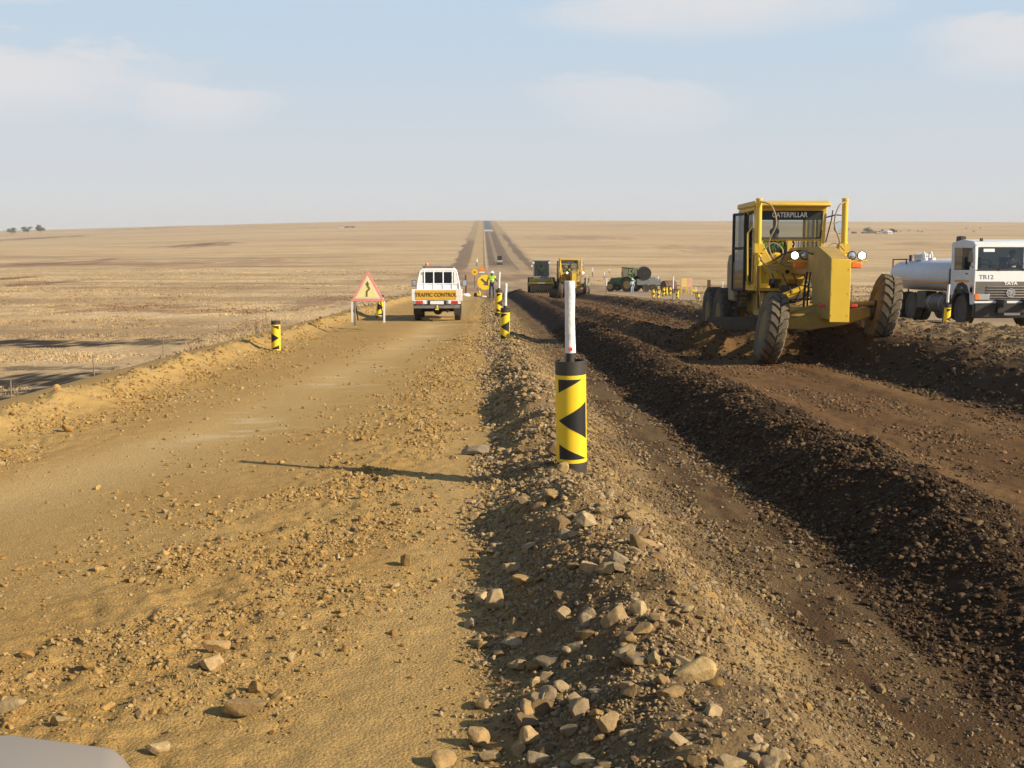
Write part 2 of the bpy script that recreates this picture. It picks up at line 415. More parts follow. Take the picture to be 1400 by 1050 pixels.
    w = mixc(w, C(.30,.17,.10), vf*bump1(x, -1.5+e1*.6, 3.0)*.7)
    w = mixc(w, C(.18,.125,.075), vf*sstep(.05, .35, v1)*.6)
    w = mixc(w, C(.40,.29,.16), vf*sstep(.05, .35, -v1)*.6)
    plat = sstep(XL-1.0, XL-0.2, x+n*0.5*(y > 12))*(1-sstep(XR-0.5, XR+2.5, x+n*1.5))
    wide = sstep(150, 260, y)*(1-sstep(330, 420, y)) # valley floor: bare earth is wider
    plat = np.maximum(plat, wide*sstep(-12.5, -11, x+n)*(1-sstep(20, 24, x+n)))
    plat = np.maximum(plat, sstep(300, 340, y)*sstep(-11.8+e1, -11.2+e1, x+e2)*(1-sstep(19, 20, x+e2+e1*.5)))
    # spilled soil on the embankment side
    emb = sstep(XL-3.5, XL-.8, x+2*n)*(x < XL+1)*(1-sstep(90, 140, y))
    col = mixc(col, earth, emb*0.8)
    return np.clip(mixc(col, w, np.clip(plat, 0, 1)), 0.01, 0.8)

RUST = C(.17,.085,.045); BURN = C(.010,.008,.007)
# burnt and bare patches of the grassland: photo pixel of the middle, half width and height there
PATCHES = [(60,519,100,9,.95,BURN),(20,541,80,9,.9,BURN),(60,470,150,4.5,.95,BURN),(205,468,70,4,.75,BURN),(60,503,110,2.5,.6,BURN),(120,533,60,5,.7,BURN),
           (55,387,30,4,.95,RUST),(10,381,25,3,.9,RUST),(170,421,120,5,.6,RUST),(300,425,90,3,.55,RUST),(60,361,75,4,.75,RUST),
           (275,335,44,1.6,.9,RUST),(120,362,150,3,.45,RUST),(300,361,110,4,.35,RUST),(440,414,45,6,.5,RUST),(60,325,60,1.4,.8,RUST),(215,308,60,1,.6,RUST),
           (1010,392,40,3,.5,RUST),(960,340,60,2,.35,RUST),(800,325,70,1.5,.3,RUST),(1280,335,60,1.5,.35,RUST)]
_cache = {}
def PATCH_Y(u, v):
    """road distance where the pixel's line of sight meets the grassland"""
    if (u, v) in _cache: return _cache[(u, v)]
    ys = np.geomspace(25, 1900, 900); d = ray(u, v)
    xs = d.x/d.y*ys; zs = d.z/d.y*ys
    h = field_z(xs, ys) if True else 0
    # skip the platform itself
    ok = np.where((zs <= h+0.02) & ((xs < -12) | (xs > 24) | (ys > 300)))[0]
    r = float(ys[ok[0]]) if len(ok) else 1700.0
    _cache[(u, v)] = r; return r

# ------------------------------------------------------------------ ground material
def ground_mat(name, fine, bstr, grain=0.25, rough=0.95):
    m = bpy.data.materials.new(name); m.use_nodes = True; nt = m.node_tree; L = nt.links.new
    b = nt.nodes['Principled BSDF']; b.inputs['Roughness'].default_value = rough; b.inputs['Specular IOR Level'].default_value = 0.15
    vc = nt.nodes.new('ShaderNodeVertexColor'); vc.layer_name = 'Col'
    g = nt.nodes.new('ShaderNodeNewGeometry')
    def noise(scale, det, rg=0.6):
        n = nt.nodes.new('ShaderNodeTexNoise'); n.inputs['Scale'].default_value = scale; n.inputs['Detail'].default_value = det; n.inputs['Roughness'].default_value = rg
        L(g.outputs['Position'], n.inputs['Vector']); return n
    a = noise(fine, 5, 0.7)
    r = nt.nodes.new('ShaderNodeMapRange'); r.inputs['From Min'].default_value = 0.25; r.inputs['From Max'].default_value = 0.75
    r.inputs['To Min'].default_value = 1-grain; r.inputs['To Max'].default_value = 1+grain
    L(a.outputs['Fac'], r.inputs['Value'])
    s = nt.nodes.new('ShaderNodeVectorMath'); s.operation = 'SCALE'
    L(vc.outputs['Color'], s.inputs[0]); L(r.outputs['Result'], s.inputs['Scale']); L(s.outputs['Vector'], b.inputs['Base Color'])
    if bstr > 0 and fine > 10:
        g2 = noise(fine*4.2, 3, 0.6); r2 = nt.nodes.new('ShaderNodeMapRange'); r2.inputs['From Min'].default_value = .3; r2.inputs['From Max'].default_value = .7
        r2.inputs['To Min'].default_value = .72; r2.inputs['To Max'].default_value = 1.28; L(g2.outputs['Fac'], r2.inputs['Value'])
        s2 = nt.nodes.new('ShaderNodeVectorMath'); s2.operation = 'SCALE'; L(s.outputs['Vector'], s2.inputs[0]); L(r2.outputs['Result'], s2.inputs['Scale']); L(s2.outputs['Vector'], b.inputs['Base Color'])
        h = noise(fine*0.55, 8, 0.75); vo = nt.nodes.new('ShaderNodeTexVoronoi'); vo.inputs['Scale'].default_value = fine*1.5; L(g.outputs['Position'], vo.inputs['Vector'])
        ad = nt.nodes.new('ShaderNodeMath'); ad.operation = 'MULTIPLY_ADD'; L(vo.outputs['Distance'], ad.inputs[0]); ad.inputs[1].default_value = -.45; L(h.outputs['Fac'], ad.inputs[2])
        bp = nt.nodes.new('ShaderNodeBump'); bp.inputs['Strength'].default_value = bstr; bp.inputs['Distance'].default_value = 0.6/fine
        L(ad.outputs[0], bp.inputs['Height']); L(bp.outputs['Normal'], b.inputs['Normal'])
    elif bstr > 0:
        h = noise(fine*0.55, 8, 0.75)
        bp = nt.nodes.new('ShaderNodeBump'); bp.inputs['Strength'].default_value = bstr; bp.inputs['Distance'].default_value = 0.6/fine
        L(h.outputs['Fac'], bp.inputs['Height']); L(bp.outputs['Normal'], b.inputs['Normal'])
    return m
M_soil = ground_mat('packed_soil', 55.0, 0.9, 0.30)
M_grav = ground_mat('gravelly_soil', 45.0, 1.0, 0.32)
M_field = ground_mat('dry_grass_ground', 1.6, 0.5, 0.38)
M_far = ground_mat('far_ground', 0.12, 0.0, 0.16)

def grid(name, xs, ys, m, smooth=True):
    X, Y = np.meshgrid(np.asarray(xs, float), np.asarray(ys, float))
    Z = ground_np(X, Y); Cc = ground_col(X, Y)
    V = np.stack([X, Y, Z], -1).reshape(-1, 3)
    nx, ny = len(xs), len(ys); i = np.arange(nx*ny).reshape(ny, nx)
    F = np.stack([i[:-1, :-1], i[:-1, 1:], i[1:, 1:], i[1:, :-1]], -1).reshape(-1, 4)
    o = mesh_np(name, V, F, m, smooth, Cc.reshape(-1, 3))
    return tag(o, kind='structure')
def cat_(*a): return np.unique(np.concatenate(a))
Y_near = cat_(np.linspace(-30, 1.6, 30), np.geomspace(1.6, 130, 1000))
Y_wide = cat_(np.linspace(-300, -30, 12), np.linspace(-30, 1.6, 20), np.geomspace(1.6, 130, 480))
XB = (XL-1.3, 0.0, 1.45, 13.4, XR+2.5)
grid('dirt_road', np.linspace(XB[0], XB[1], 330), Y_near, M_soil)
grid('gravel_bank', np.linspace(XB[1], XB[2], 130), Y_near, M_grav)
grid('road_bed', cat_(np.linspace(XB[2], 4.4, 230), np.linspace(4.4, XB[3], 300)), Y_near, M_soil)
grid('haul_road', np.linspace(XB[3], XB[4], 60), Y_near, M_soil)
Y_far = cat_(np.geomspace(130, 2400, 520), np.geomspace(2400, 7000, 12))
xl = XB[0]-np.concatenate([[0], np.geomspace(0.12, 3300, 560)]); xr = XB[4]+np.concatenate([[0], np.geomspace(0.2, 3300, 260)])
grid('grassland', xl[::-1], cat_(Y_wide, Y_far), M_field)
grid('grassland_beyond_haul_road', xr, cat_(Y_wide, Y_far), M_field)
grid('far_road', np.linspace(XB[0], XB[4], 170), Y_far, M_far)
# ------------------------------------------------------------------ stones
def ico(sub):
    bm = bmesh.new(); bmesh.ops.create_icosphere(bm, subdivisions=sub, radius=1.0)
    V = np.array([v.co[:] for v in bm.verts]); bm.verts.index_update()
    F = np.array([[v.index for v in f.verts] for f in bm.faces]); bm.free(); return V, F
def rock(sub, seed, planes=9, rough=0.05):
    r = np.random.default_rng(seed); V, F = ico(sub); V = V.copy()
    for _ in range(planes):
        n = r.normal(size=3); n /= np.linalg.norm(n); d = r.uniform(0.44, 0.80)
        V -= np.clip(V@n-d, 0, None)[:, None]*n*0.94
    V += r.normal(size=V.shape)*rough*(0.5 if sub > 2 else 0.7)*(0.35 if sub > 2 else 1)
    V *= np.array([r.uniform(.9, 1.15), r.uniform(.7, .95), r.uniform(.5, .8)])
    V /= np.abs(V).max()
    return V*0.5, F
LIB1 = [rock(2, 100+k, 13, .02) for k in range(14)]      # 80 faces
LIB0 = [rock(1, 200+k, 3, .06) for k in range(14)]      # 20 faces
def rock_mat():
    m = bpy.data.materials.new('stone'); m.use_nodes = True; nt = m.node_tree; L = nt.links.new
    b = nt.nodes['Principled BSDF']; b.inputs['Roughness'].default_value = 0.9; b.inputs['Specular IOR Level'].default_value = 0.25
    vc = nt.nodes.new('ShaderNodeVertexColor'); vc.layer_name = 'Col'
    g = nt.nodes.new('ShaderNodeNewGeometry')
    n = nt.nodes.new('ShaderNodeTexNoise'); n.inputs['Scale'].default_value = 38; n.inputs['Detail'].default_value = 9; n.inputs['Roughness'].default_value = .7
    L(g.outputs['Position'], n.inputs['Vector'])
    r = nt.nodes.new('ShaderNodeMapRange'); r.inputs['From Min'].default_value = .25; r.inputs['From Max'].default_value = .75; r.inputs['To Min'].default_value = .62; r.inputs['To Max'].default_value = 1.35
    L(n.outputs['Fac'], r.inputs['Value'])
    s = nt.nodes.new('ShaderNodeVectorMath'); s.operation = 'SCALE'; L(vc.outputs['Color'], s.inputs[0]); L(r.outputs['Result'], s.inputs['Scale'])
    L(s.outputs['Vector'], b.inputs['Base Color'])
    bp = nt.nodes.new('ShaderNodeBump'); bp.inputs['Strength'].default_value = .8; bp.inputs['Distance'].default_value = .009
    L(n.outputs['Fac'], bp.inputs['Height']); L(bp.outputs['Normal'], b.inputs['Normal'])
    return m
M_stone = rock_mat()

PAL_TAN = np.array([(.31,.200,.082),(.34,.235,.112),(.24,.155,.066),(.235,.17,.095),(.31,.235,.135),(.20,.125,.054),(.28,.185,.080),(.20,.130,.060),(.26,.19,.105),(.36,.26,.13)])
PAL_ROAD = np.array([(.33,.205,.068),(.35,.225,.082),(.29,.170,.052),(.31,.20,.072),(.35,.25,.115),(.27,.16,.05)])
PAL_GREY = np.array([(.20,.14,.07),(.16,.115,.065),(.22,.15,.07),(.13,.085,.042),(.24,.18,.11),(.15,.095,.042)])
PAL_DARK = np.array([(.055,.031,.013),(.075,.043,.019),(.040,.023,.010),(.105,.064,.029),(.062,.035,.015),(.15,.095,.045)])
PAL_BED = np.array([(.155,.092,.042),(.11,.064,.03),(.20,.13,.065),(.14,.083,.04)])

ZONES = [  # name, x0, x1, y0, y1, K, smin, smax, weight(x,y), palette, cap
 ('gravel_on_road', -4.6, 0.05, 2.6, 26, .23, .010, .08, lambda x, y: np.clip(.10+1.1*np.exp(-((x-band_c(y))/band_w(y))**2)*(1-.6*sstep(14,24,y))+.8*np.exp(-((x+4.35)/.38)**2), 0, 1)*(1-.9*np.exp(-((x-path_c(y))/.62)**2))*np.clip(.55+1.6*fbm(x/.45,y/.6,3,92), .03, 1.4), PAL_ROAD),
 ('gravel_on_low_bank', -5.6, -4.5, 5, 45, .09, .014, .12, lambda x, y: np.clip(.5+1.4*fbm(x/.4,y/.7,3,93), .05, 1), PAL_ROAD),
 ('gravel_on_middle_bank', -0.28, 1.55, 2.4, 60, .40, .0095, .12, lambda x, y: (np.clip(.75+1.2*fbm(x/.35,y/.4,3,94), .30, 1.3)*(1-.6*np.exp(-((x-1.02)/.16)**2)*(fbm(x/.2,y/.45,3,59) > 0.05)))*(1-.35*sstep(1.0,1.5,x))*sstep(-.10,.10,x-edge_w(y)), PAL_TAN),
 ('grit_on_graded_strip', 1.4, 2.1, 3, 26, .11, .009, .07, lambda x, y: np.clip(.35+1.6*fbm(x/.25,y/.7,3,95), .04, 1.2), PAL_GREY),
 ('clods_on_dark_windrow', 1.92, 3.85, 3.0, 85, .46, .0115, .062, lambda x, y: np.clip(.7+.9*fbm(x/.4,y/.4,3,96), .1, 1.3), PAL_DARK),
 ('clods_on_road_bed', 3.7, 7.0, 5.0, 40, .14, .011, .07, lambda x, y: np.clip(.35+1.5*fbm(x/.6,y/1.5,3,97), .02, 1.2), PAL_BED),
 ('clods_on_far_windrow', 6.3, 9.9, 9.5, 85, .17, .02, .14, lambda x, y: np.clip(.6+fbm(x/.4,y/.4,3,98), .1, 1.3), PAL_DARK),
 ('clods_between_haul_road_and_windrow', 9.0, 13.4, 14, 70, .13, .025, .16, lambda x, y: np.clip(.5+1.2*fbm(x/.5,y/.6,3,99), .05, 1.3), PAL_GREY),
 ('clods_behind_grader', 4.0, 6.9, 20.5, 85, .13, .02, .12, lambda x, y: np.exp(-((x-4.75)/.6)**2)+np.exp(-((y-(21.5+(6.6-x)*.44))/.7)**2), PAL_DARK),
]
def qrot(n):
    q = rng.normal(size=(n, 4)); q /= np.linalg.norm(q, axis=1)[:, None]; w, x, y, z = q.T
    return np.stack([1-2*(y*y+z*z), 2*(x*y-w*z), 2*(x*z+w*y), 2*(x*y+w*z), 1-2*(x*x+z*z), 2*(y*z-w*x), 2*(x*z-w*y), 2*(y*z+w*x), 1-2*(x*x+y*y)], -1).reshape(n, 3, 3)
HERO = []
AEXP = 2.05
def scatter(name, x0, x1, y0, y1, K, smin, smax, wf, pal):
    xs, ys, ss = [], [], []
    edges = np.geomspace(y0, y1, 40)
    for a, b in zip(edges[:-1], edges[1:]):
        sm = max(smin, 0.0021*a)
        if sm >= smax: continue
        n = int((x1-x0)*(b-a)*K*(sm**-AEXP)*1.0)
        if n == 0: continue
        x = rng.uniform(x0, x1, n); y = rng.uniform(a, b, n)
        s = sm*(1-rng.uniform(0, 1, n)*(1-(smax/sm)**-AEXP))**(-1/AEXP)
        k = rng.uniform(0, 1, n) < wf(x, y)
        xs.append(x[k]); ys.append(y[k]); ss.append(s[k])
    x, y, s = map(np.concatenate, (xs, ys, ss))
    z = ground_np(x, y); n = len(x)
    col = pal[rng.integers(0, len(pal), n)]*rng.uniform(.8, 1.18, (n, 1))
    if name == 'gravel_on_middle_bank': s = np.where((x > .8) & (s > .04), .04+(s-.04)*.25, s)
    if name == 'gravel_on_middle_bank': col = col*(1-.30*sstep(.75, 1.15, x)*(.6+.8*(fbm(x/.3, y/.5, 3, 58) > -.05)))[:, None]
    big = s/y > HERO_MIN
    for i in np.where(big)[0]: HERO.append((s[i]/y[i], x[i], y[i], z[i], s[i], tuple(col[i]), name))
    k = ~big; x, y, z, s, col = x[k], y[k], z[k], s[k], col[k]; n = len(x)
    Vs, Fs, Cs = [], [], []; base = 0
    lib_i = rng.integers(0, 14, n); hi = s/y > 0.0062
    rot = qrot(n)
    for fine, lib in ((True, LIB1), (False, LIB0)):
        for j in range(14):
            sel = np.where((lib_i == j) & (hi == fine))[0]
            if len(sel) == 0: continue
            V, F = lib[j]
            sc = s[sel][:, None, None]*np.array([1, 1, .78])
            P = np.einsum('vk,nik->nvi', V, rot[sel])*sc
            P += np.stack([x[sel], y[sel], z[sel]+s[sel]*.10], -1)[:, None, :]
            Vs.append(P.reshape(-1, 3)); Cs.append(np.repeat(col[sel], len(V), 0))
            Fs.append((F[None]+(np.arange(len(sel))*len(V))[:, None, None]+base).reshape(-1, 3)); base += len(sel)*len(V)
    o = mesh_np(name, np.concatenate(Vs), np.concatenate(Fs), M_stone, False, np.concatenate(Cs))
    tag(o, kind='stuff'); return n
HERO_MIN = 0.0125
_tot = {z[0]: scatter(*z) for z in ZONES}
print('STONES', _tot, 'hero', len(HERO))
STUFF_LABEL = {
 'gravel_on_road': ('loose tan gravel strewn over the dirt road', 'gravel'),
 'gravel_on_low_bank': ('loose tan gravel along the low bank at the road edge', 'gravel'),
 'gravel_on_middle_bank': ('loose grey and tan gravel covering the bank beside the dirt road', 'gravel'),
 'grit_on_graded_strip': ('fine grit on the narrow strip between gravel bank and dark windrow', 'gravel'),
 'clods_on_dark_windrow': ('dark moist clods covering the long windrow of soil', 'clods'),
 'clods_on_road_bed': ('small brown clods on the graded road bed', 'clods'),
 'clods_on_far_windrow': ('dark clods on the windrow beside the grader', 'clods'),
 'clods_between_haul_road_and_windrow': ('greyish clods in low rows in front of the tanker', 'clods'),
 'clods_behind_grader': ('dark clods heaped at the blade of the near grader', 'clods')}
for k, (lb, ct) in STUFF_LABEL.items(): tag(bpy.data.objects[k], lb, ct)

# single stones: the ones that show largest
HMESH = []
for k in range(16):
    V, F = rock(4, 300+k, 15, .015)
    V = V+0.014*np.stack([fbm(V[:, 0]*5+9, V[:, 1]*5+V[:, 2]*3, 3, 400+k+j) for j in range(3)], -1)
    o = mesh_np('stone', V, F, M_stone, True, np.ones((len(V), 3)))
    o.data.set_sharp_from_angle(angle=R(32))
    HMESH.append(o.data); bpy.data.objects.remove(o)
HCOL = {}
def hero_mesh(k, c):
    key = (k, tuple(round(q*16) for q in c))
    if key not in HCOL:
        me = HMESH[k].copy(); a = me.color_attributes['Col']; n = len(me.vertices)
        a.data.foreach_set('color', np.tile(np.array([*c, 1], np.float32), n)); HCOL[key] = me
    return HCOL[key]
ZL = {'gravel_on_road': ('tan stone lying loose in the gravel on the dirt road', 'stones on the dirt road'),
      'gravel_on_low_bank': ('tan stone on the low bank at the left road edge', 'stones on the low bank'),
      'gravel_on_middle_bank': ('stone half bedded in the gravel bank beside the dirt road', 'stones on the gravel bank'),
      'grit_on_graded_strip': ('small stone on the graded strip beside the gravel bank', 'stones on the graded strip'),
      'clods_on_dark_windrow': ('dark clod on the near end of the dark windrow', 'clods on the dark windrow')}
def put_stone(x, y, z, s, c, k, label, group=None, eul=None, asp=(1,1,1), up=.13):
    o = bpy.data.objects.new('stone', hero_mesh(k, c)); COL.objects.link(o)
    o.location = (x, y, z+s*up); o.rotation_euler = eul or (random.uniform(-.5, .5), random.uniform(-.5, .5), random.uniform(0, 6.28))
    o.scale = (s*asp[0], s*asp[1], s*(.85 if up < .2 else 1.2)*asp[2])
    return tag(o, label, 'stone', group)
HERO.sort(reverse=True)
for (q, x, y, z, s, c, zn) in HERO[:250]:
    put_stone(x, y, z, s, c, random.randrange(16), *ZL.get(zn, ('brown clod lying on the road bed', 'clods on the road bed')))
def ground_hit(u, v):
    d = ray(u, v); ys = np.geomspace(0.6, 300, 4000); g = ground_np(d.x/d.y*ys, ys); k = np.argmax(d.z/d.y*ys <= g)
    return d.x/d.y*ys[k], ys[k], g[k]
SPECIAL = [  # photo pixel of its middle, width in pixels, colour, label
 (335,968,46,(0.311,0.196,0.074),'big brown stone on the road below the two blocky ones',(1.25,.8,.75)),
 (351,942,24,(0.311,0.203,0.081),'blocky stone standing upright just behind the big brown stone',(.85,.8,1.5)),
 (290,909,29,(0.407,0.280,0.136),'pale tan stone up the road from the big brown stone',(1,.9,.9)),
 (298,884,28,(0.370,0.252,0.112),'leaning slab of tan stone behind the pale tan stone',(1.2,.6,.9)),
 (555,768,22,(0.326,0.210,0.081),'round tan stone alone on the bare right half of the road',(1,1,1.15)),
 (18,964,31,(0.385,0.266,0.130),'flat pale stone at the left edge of the picture on the road',(1.2,.9,.6)),
 (215,1024,30,(0.355,0.231,0.099),'tan stone on the road near the bonnet of the parked car',(1,.9,.9)),
 (398,901,14,(0.355,0.238,0.099),'small upright stone right of the pale tan stone on the road',(.7,.7,1.4)),
 (678,823,30,(0.385,0.266,0.124),'sunlit angular stone at the shaded foot of the gravel bank',(1,.9,.95)),
 (800,713,32,(0.385,0.287,0.155),'pale angular stone on top of the bank below the near delineator',(1,.9,.95)),
 (946,921,50,(0.414,0.287,0.124),'largest long flat tan stone on the crest of the gravel bank',(1.3,.75,.75)),
 (700,876,30,(0.340,0.266,0.161),'greyish stone on the left flank of the bank beside a dark gap',(1,.9,.8)),
 (724,974,32,(0.340,0.217,0.087),'tilted slab leaning up the left flank of the gravel bank',(.75,1.3,1.1)),
 (725,1008,36,(0.348,0.252,0.130),'broad tan stone below the tilted slab on the bank',(1,.9,.8)),
 (657,1006,36,(0.340,0.224,0.099),'brown stone at the road edge beside the broad tan stone',(1,.9,.95)),
 (830,777,30,(0.340,0.231,0.105),'tan block on the bank crest beside its paler twin',(1,.9,.9)),
 (806,776,28,(0.385,0.266,0.130),'pale block on the bank crest beside a darker twin',(1,.9,.85)),
 (895,902,24,(0.385,0.266,0.130),'upright pale stone left of the largest flat stone',(.8,.8,1.3)),
 (699,776,24,(0.355,0.245,0.118),'flat-topped stone near the foot of the bank',(1.1,.9,.7)),
 (716,793,26,(0.370,0.259,0.124),'sunlit block below the flat-topped stone at the bank foot',(1.1,.9,.8)),
 (652,615,30,(0.266,0.210,0.136),'long flat grey stone at the road edge behind the post shadow',(1.4,.7,.5)),
 (648,707,16,(0.326,0.210,0.087),'small brown stone on the road edge by the shadow tip of the bank',(1,.9,.9)),
 (92,586,18,(0.340,0.217,0.087),'brown stone at the foot of the low left bank',(1,.9,.9)),
 (1098,597,0,(0,0,0),'',(1,1,1)),
 (872,834,22,(0.370,0.259,0.130),'pale cube-like stone on the bank right of the cluster',(1,.9,.95)),
 (758,617,26,(0.148,0.091,0.046),'dark brown stone against the left foot of the near delineator',(1,.9,1.0)),
 (768,640,20,(0.414,0.294,0.143),'pale stone at the foot of the near delineator',(.9,.8,1.1)),
]
for k, (u, v, w, c, lb, asp) in enumerate(SPECIAL):
    if not w: continue
    x, y, z = ground_hit(u, v+w*.25)
    put_stone(x, y, z, w/1400*math.hypot(x, y, z)*1.05, c, (k*5) % 16, lb, None, (random.uniform(-.25, .25), random.uniform(-.25, .25), random.uniform(-.5, .5)), asp, .24)
# ------------------------------------------------------------------ shared materials and pieces
YEL = mat('machine_yellow', (.68,.44,.028), .45, 0, .08, 3, dust=.42, dustcol=(.38,.27,.13))
YEL_F = mat('machine_yellow_clean', (.76,.50,.03), .4, 0, .06, 3, dust=.14, dustcol=(.42,.30,.14))
BLK = mat('black_rubber', (.018,.018,.019), .7, 0, .2, 8, dust=.25, dustcol=(.16,.115,.07))
TYRE = mat('dusty_tyre', (.028,.026,.024), .85, 0, .2, 9, dust=.55, dustcol=(.19,.135,.075), bump=.3)
RIM_Y = mat('dirty_yellow_rim', (.30,.20,.04), .8, 0, .15, 5, dust=.95, dustcol=(.12,.08,.042))
YEL_D = mat('dusty_shaded_yellow', (.50,.32,.04), .7, 0, .12, 3, dust=.85, dustcol=(.24,.165,.08))  # dust on yellow, browned further to paint in the nose side's shade
TYRE_D = mat('dirty_tyre', (.05,.042,.033), .9, 0, .2, 9, dust=.95, dustcol=(.20,.15,.085), bump=.4)
STEEL = mat('worn_steel', (.30,.28,.26), .45, .7, .2, 6, dust=.4, dustcol=(.25,.18,.10))
CHROME = mat('chrome', (.8,.8,.8), .15, 1.0, .03)
DKMET = mat('dark_metal', (.045,.042,.04), .6, .3, .2, 8, dust=.35, dustcol=(.20,.145,.085))
BLKP = mat('black_paint', (.012,.012,.013), .5, 0, .15, 5, dust=.12, dustcol=(.2,.15,.09))
WHT = mat('white_paint', (.78,.78,.76), .4, 0, .04, 4, dust=.18, dustcol=(.48,.38,.25), coat=.15)
WHTC = mat('white_panel', (.82,.82,.80), .45, 0, .03, 4)
GREYW = mat('grey_white_paint', (.62,.64,.66), .4, 0, .05, 3, dust=.25, dustcol=(.42,.35,.25))
BLADE = mat('soiled_blade', (.10,.07,.045), .7, .2, .3, 5, dust=.8, dustcol=(.13,.085,.045))
ORNG = mat('orange_lens', (.85,.20,.02), .3, 0, .05)
REDL = mat('red_lens', (.55,.03,.02), .3, 0, .05)
CLRL = mat('clear_lens', (.75,.75,.72), .15, 0, .03)
LAMP_ON = mat('lit_lamp', (1,.96,.85), .3, 0, .0, emit=(1,.93,.80), estr=5.0)
LENS = mat('lamp_glass', (.55,.57,.58), .1, .6, .05)
GLASS = glass_mat('window_glass')
GLASS_D = glass_mat('dark_window_glass', (.22,.26,.27), .6)
MIRR = mat('mirror_glass', (.7,.72,.75), .08, 1.0, .02)
SEAT = mat('dark_seat', (.03,.03,.032), .8, 0, .2)
HOSE = mat('tan_hose', (.33,.24,.11), .6, 0, .2, 9)
HOSEB = mat('black_hose', (.02,.02,.02), .6, 0, .2, 9)
SKIN = mat('brown_skin', (.10,.052,.03), .6, 0, .1)
HIVIS = mat('lime_cloth', (.42,.72,.06), .8, 0, .1)
NAVY = mat('blue_cloth', (.035,.055,.13), .9, 0, .15)
WHAT = mat('white_cloth', (.75,.75,.72), .85, 0, .08)
DHAT = mat('dark_cloth', (.02,.02,.025), .9, 0, .1)
REFL = mat('silver_tape', (.7,.7,.68), .4, 0, .05)
SLEEVE = mat('white_wrap', (.76,.75,.72), .8, 0, .10, 14, bump=.5, bscale=22, dust=.28, dustcol=(.42,.36,.28))
REDP = mat('red_paint', (.62,.05,.04), .45, 0, .08, 5, dust=.15)
SYEL = mat('sign_yellow', (.85,.58,.01), .4, 0, .06, 5, dust=.22, dustcol=(.50,.36,.12))
SBLK = mat('sign_black', (.010,.010,.010), .55, 0, .1)
SWHT = mat('sign_white', (.80,.79,.75), .5, 0, .05)
GREEN = mat('tractor_green', (.03,.12,.035), .5, 0, .15, 3, dust=.3)
TBLUE = mat('blue_grey_steel', (.18,.22,.23), .6, 0, .15, 3, dust=.3)
TANP = mat('tan_dusty_panel', (.30,.23,.13), .7, 0, .2, 4, dust=.5, dustcol=(.28,.20,.11))
RUSTM = mat('rusty_steel', (.12,.055,.03), .85, 0, .35, 4, dust=.3, dustcol=(.24,.15,.08))
WOOD = mat('grey_wood', (.20,.15,.10), .9, 0, .25, 8)

def tyre_mb(Rr, w, rr, nl=22, hl=.035, chev=.5, M=None):
    m = MB()
    if M is not None: m.M = M
    R0 = Rr-hl
    prof = [(rr, -w*.40), (rr+.25*(R0-rr), -w*.485), (rr+.6*(R0-rr), -w*.5), (R0-.035*Rr/.69, -w*.47), (R0, -w*.36), (R0+.006, 0), (R0, w*.36), (R0-.035*Rr/.69, w*.47), (rr+.6*(R0-rr), w*.5), (rr+.25*(R0-rr), w*.485), (rr, w*.40)]
    m.lathe(prof, 'x', 40, close=True)
    P = 2*math.pi/nl
    for k in range(nl):
        for sd in (-1, 1):
            a0 = P*(k+(.5 if sd > 0 else 0)); da = P*.38
            st = [(.04, 0.0, R0-.01, Rr), (.24, chev*P*.55, R0-.01, Rr), (.40, chev*P*.75, R0-.02, Rr-.006), (.495, chev*P*.8, R0-.07*Rr/.69, R0-.035*Rr/.69+.004)]
            rings = []
            for (fx, off, ri, ro) in st:
                x = sd*fx*w; q = []
                for (aa, r_) in ((-da, ri), (-da*.85, ro), (da*.85, ro), (da, ri)):
                    an = a0+off+aa; q.append((x, math.cos(an)*r_, math.sin(an)*r_))
                rings.append(q)
            m.loft(rings)
    return m
def rim_mb(rr, w, deep=.5, holes=8, M=None):
    m = MB()
    if M is not None: m.M = M
    d = w*.40
    m.lathe([(rr+.012, -d-.012), (rr+.012, -d+.02), (rr-.02, -d+.03), (rr-.05, -d*deep), (rr*.55, -d*deep*.7), (rr*.36, -d*deep*.9), (rr*.30, -d*deep*1.25), (.01, -d*deep*1.25)], 'x', 28)
    m.lathe([(rr+.012, d+.012), (rr+.012, d-.02), (rr-.02, d-.03), (rr-.05, d*deep), (rr*.55, d*deep*.7), (rr*.36, d*deep*.9), (rr*.30, d*deep*1.25), (.01, d*deep*1.25)], 'x', 28)
    for k in range(holes):
        an = 2*math.pi*k/holes; y, z = math.cos(an)*rr*.43, math.sin(an)*rr*.43
        m.cyl((-d*deep*1.12, y, z), (d*deep*1.12, y, z), rr*.035, n=6)
    return m
def wheel(parent, loc, Rr, w, rr, rmat, tmat, nl=22, lean=0.0, steer=0.0, hl=.035, chev=.5, deep=.5):
    r = rim_mb(rr, w, deep).build('wheel', rmat, parent); r.location = loc; r.rotation_euler = (random.uniform(0, .1), lean, steer)
    tyre_mb(Rr, w, rr, nl, hl, chev).build('tyre', tmat, r, smooth=30)
    return r

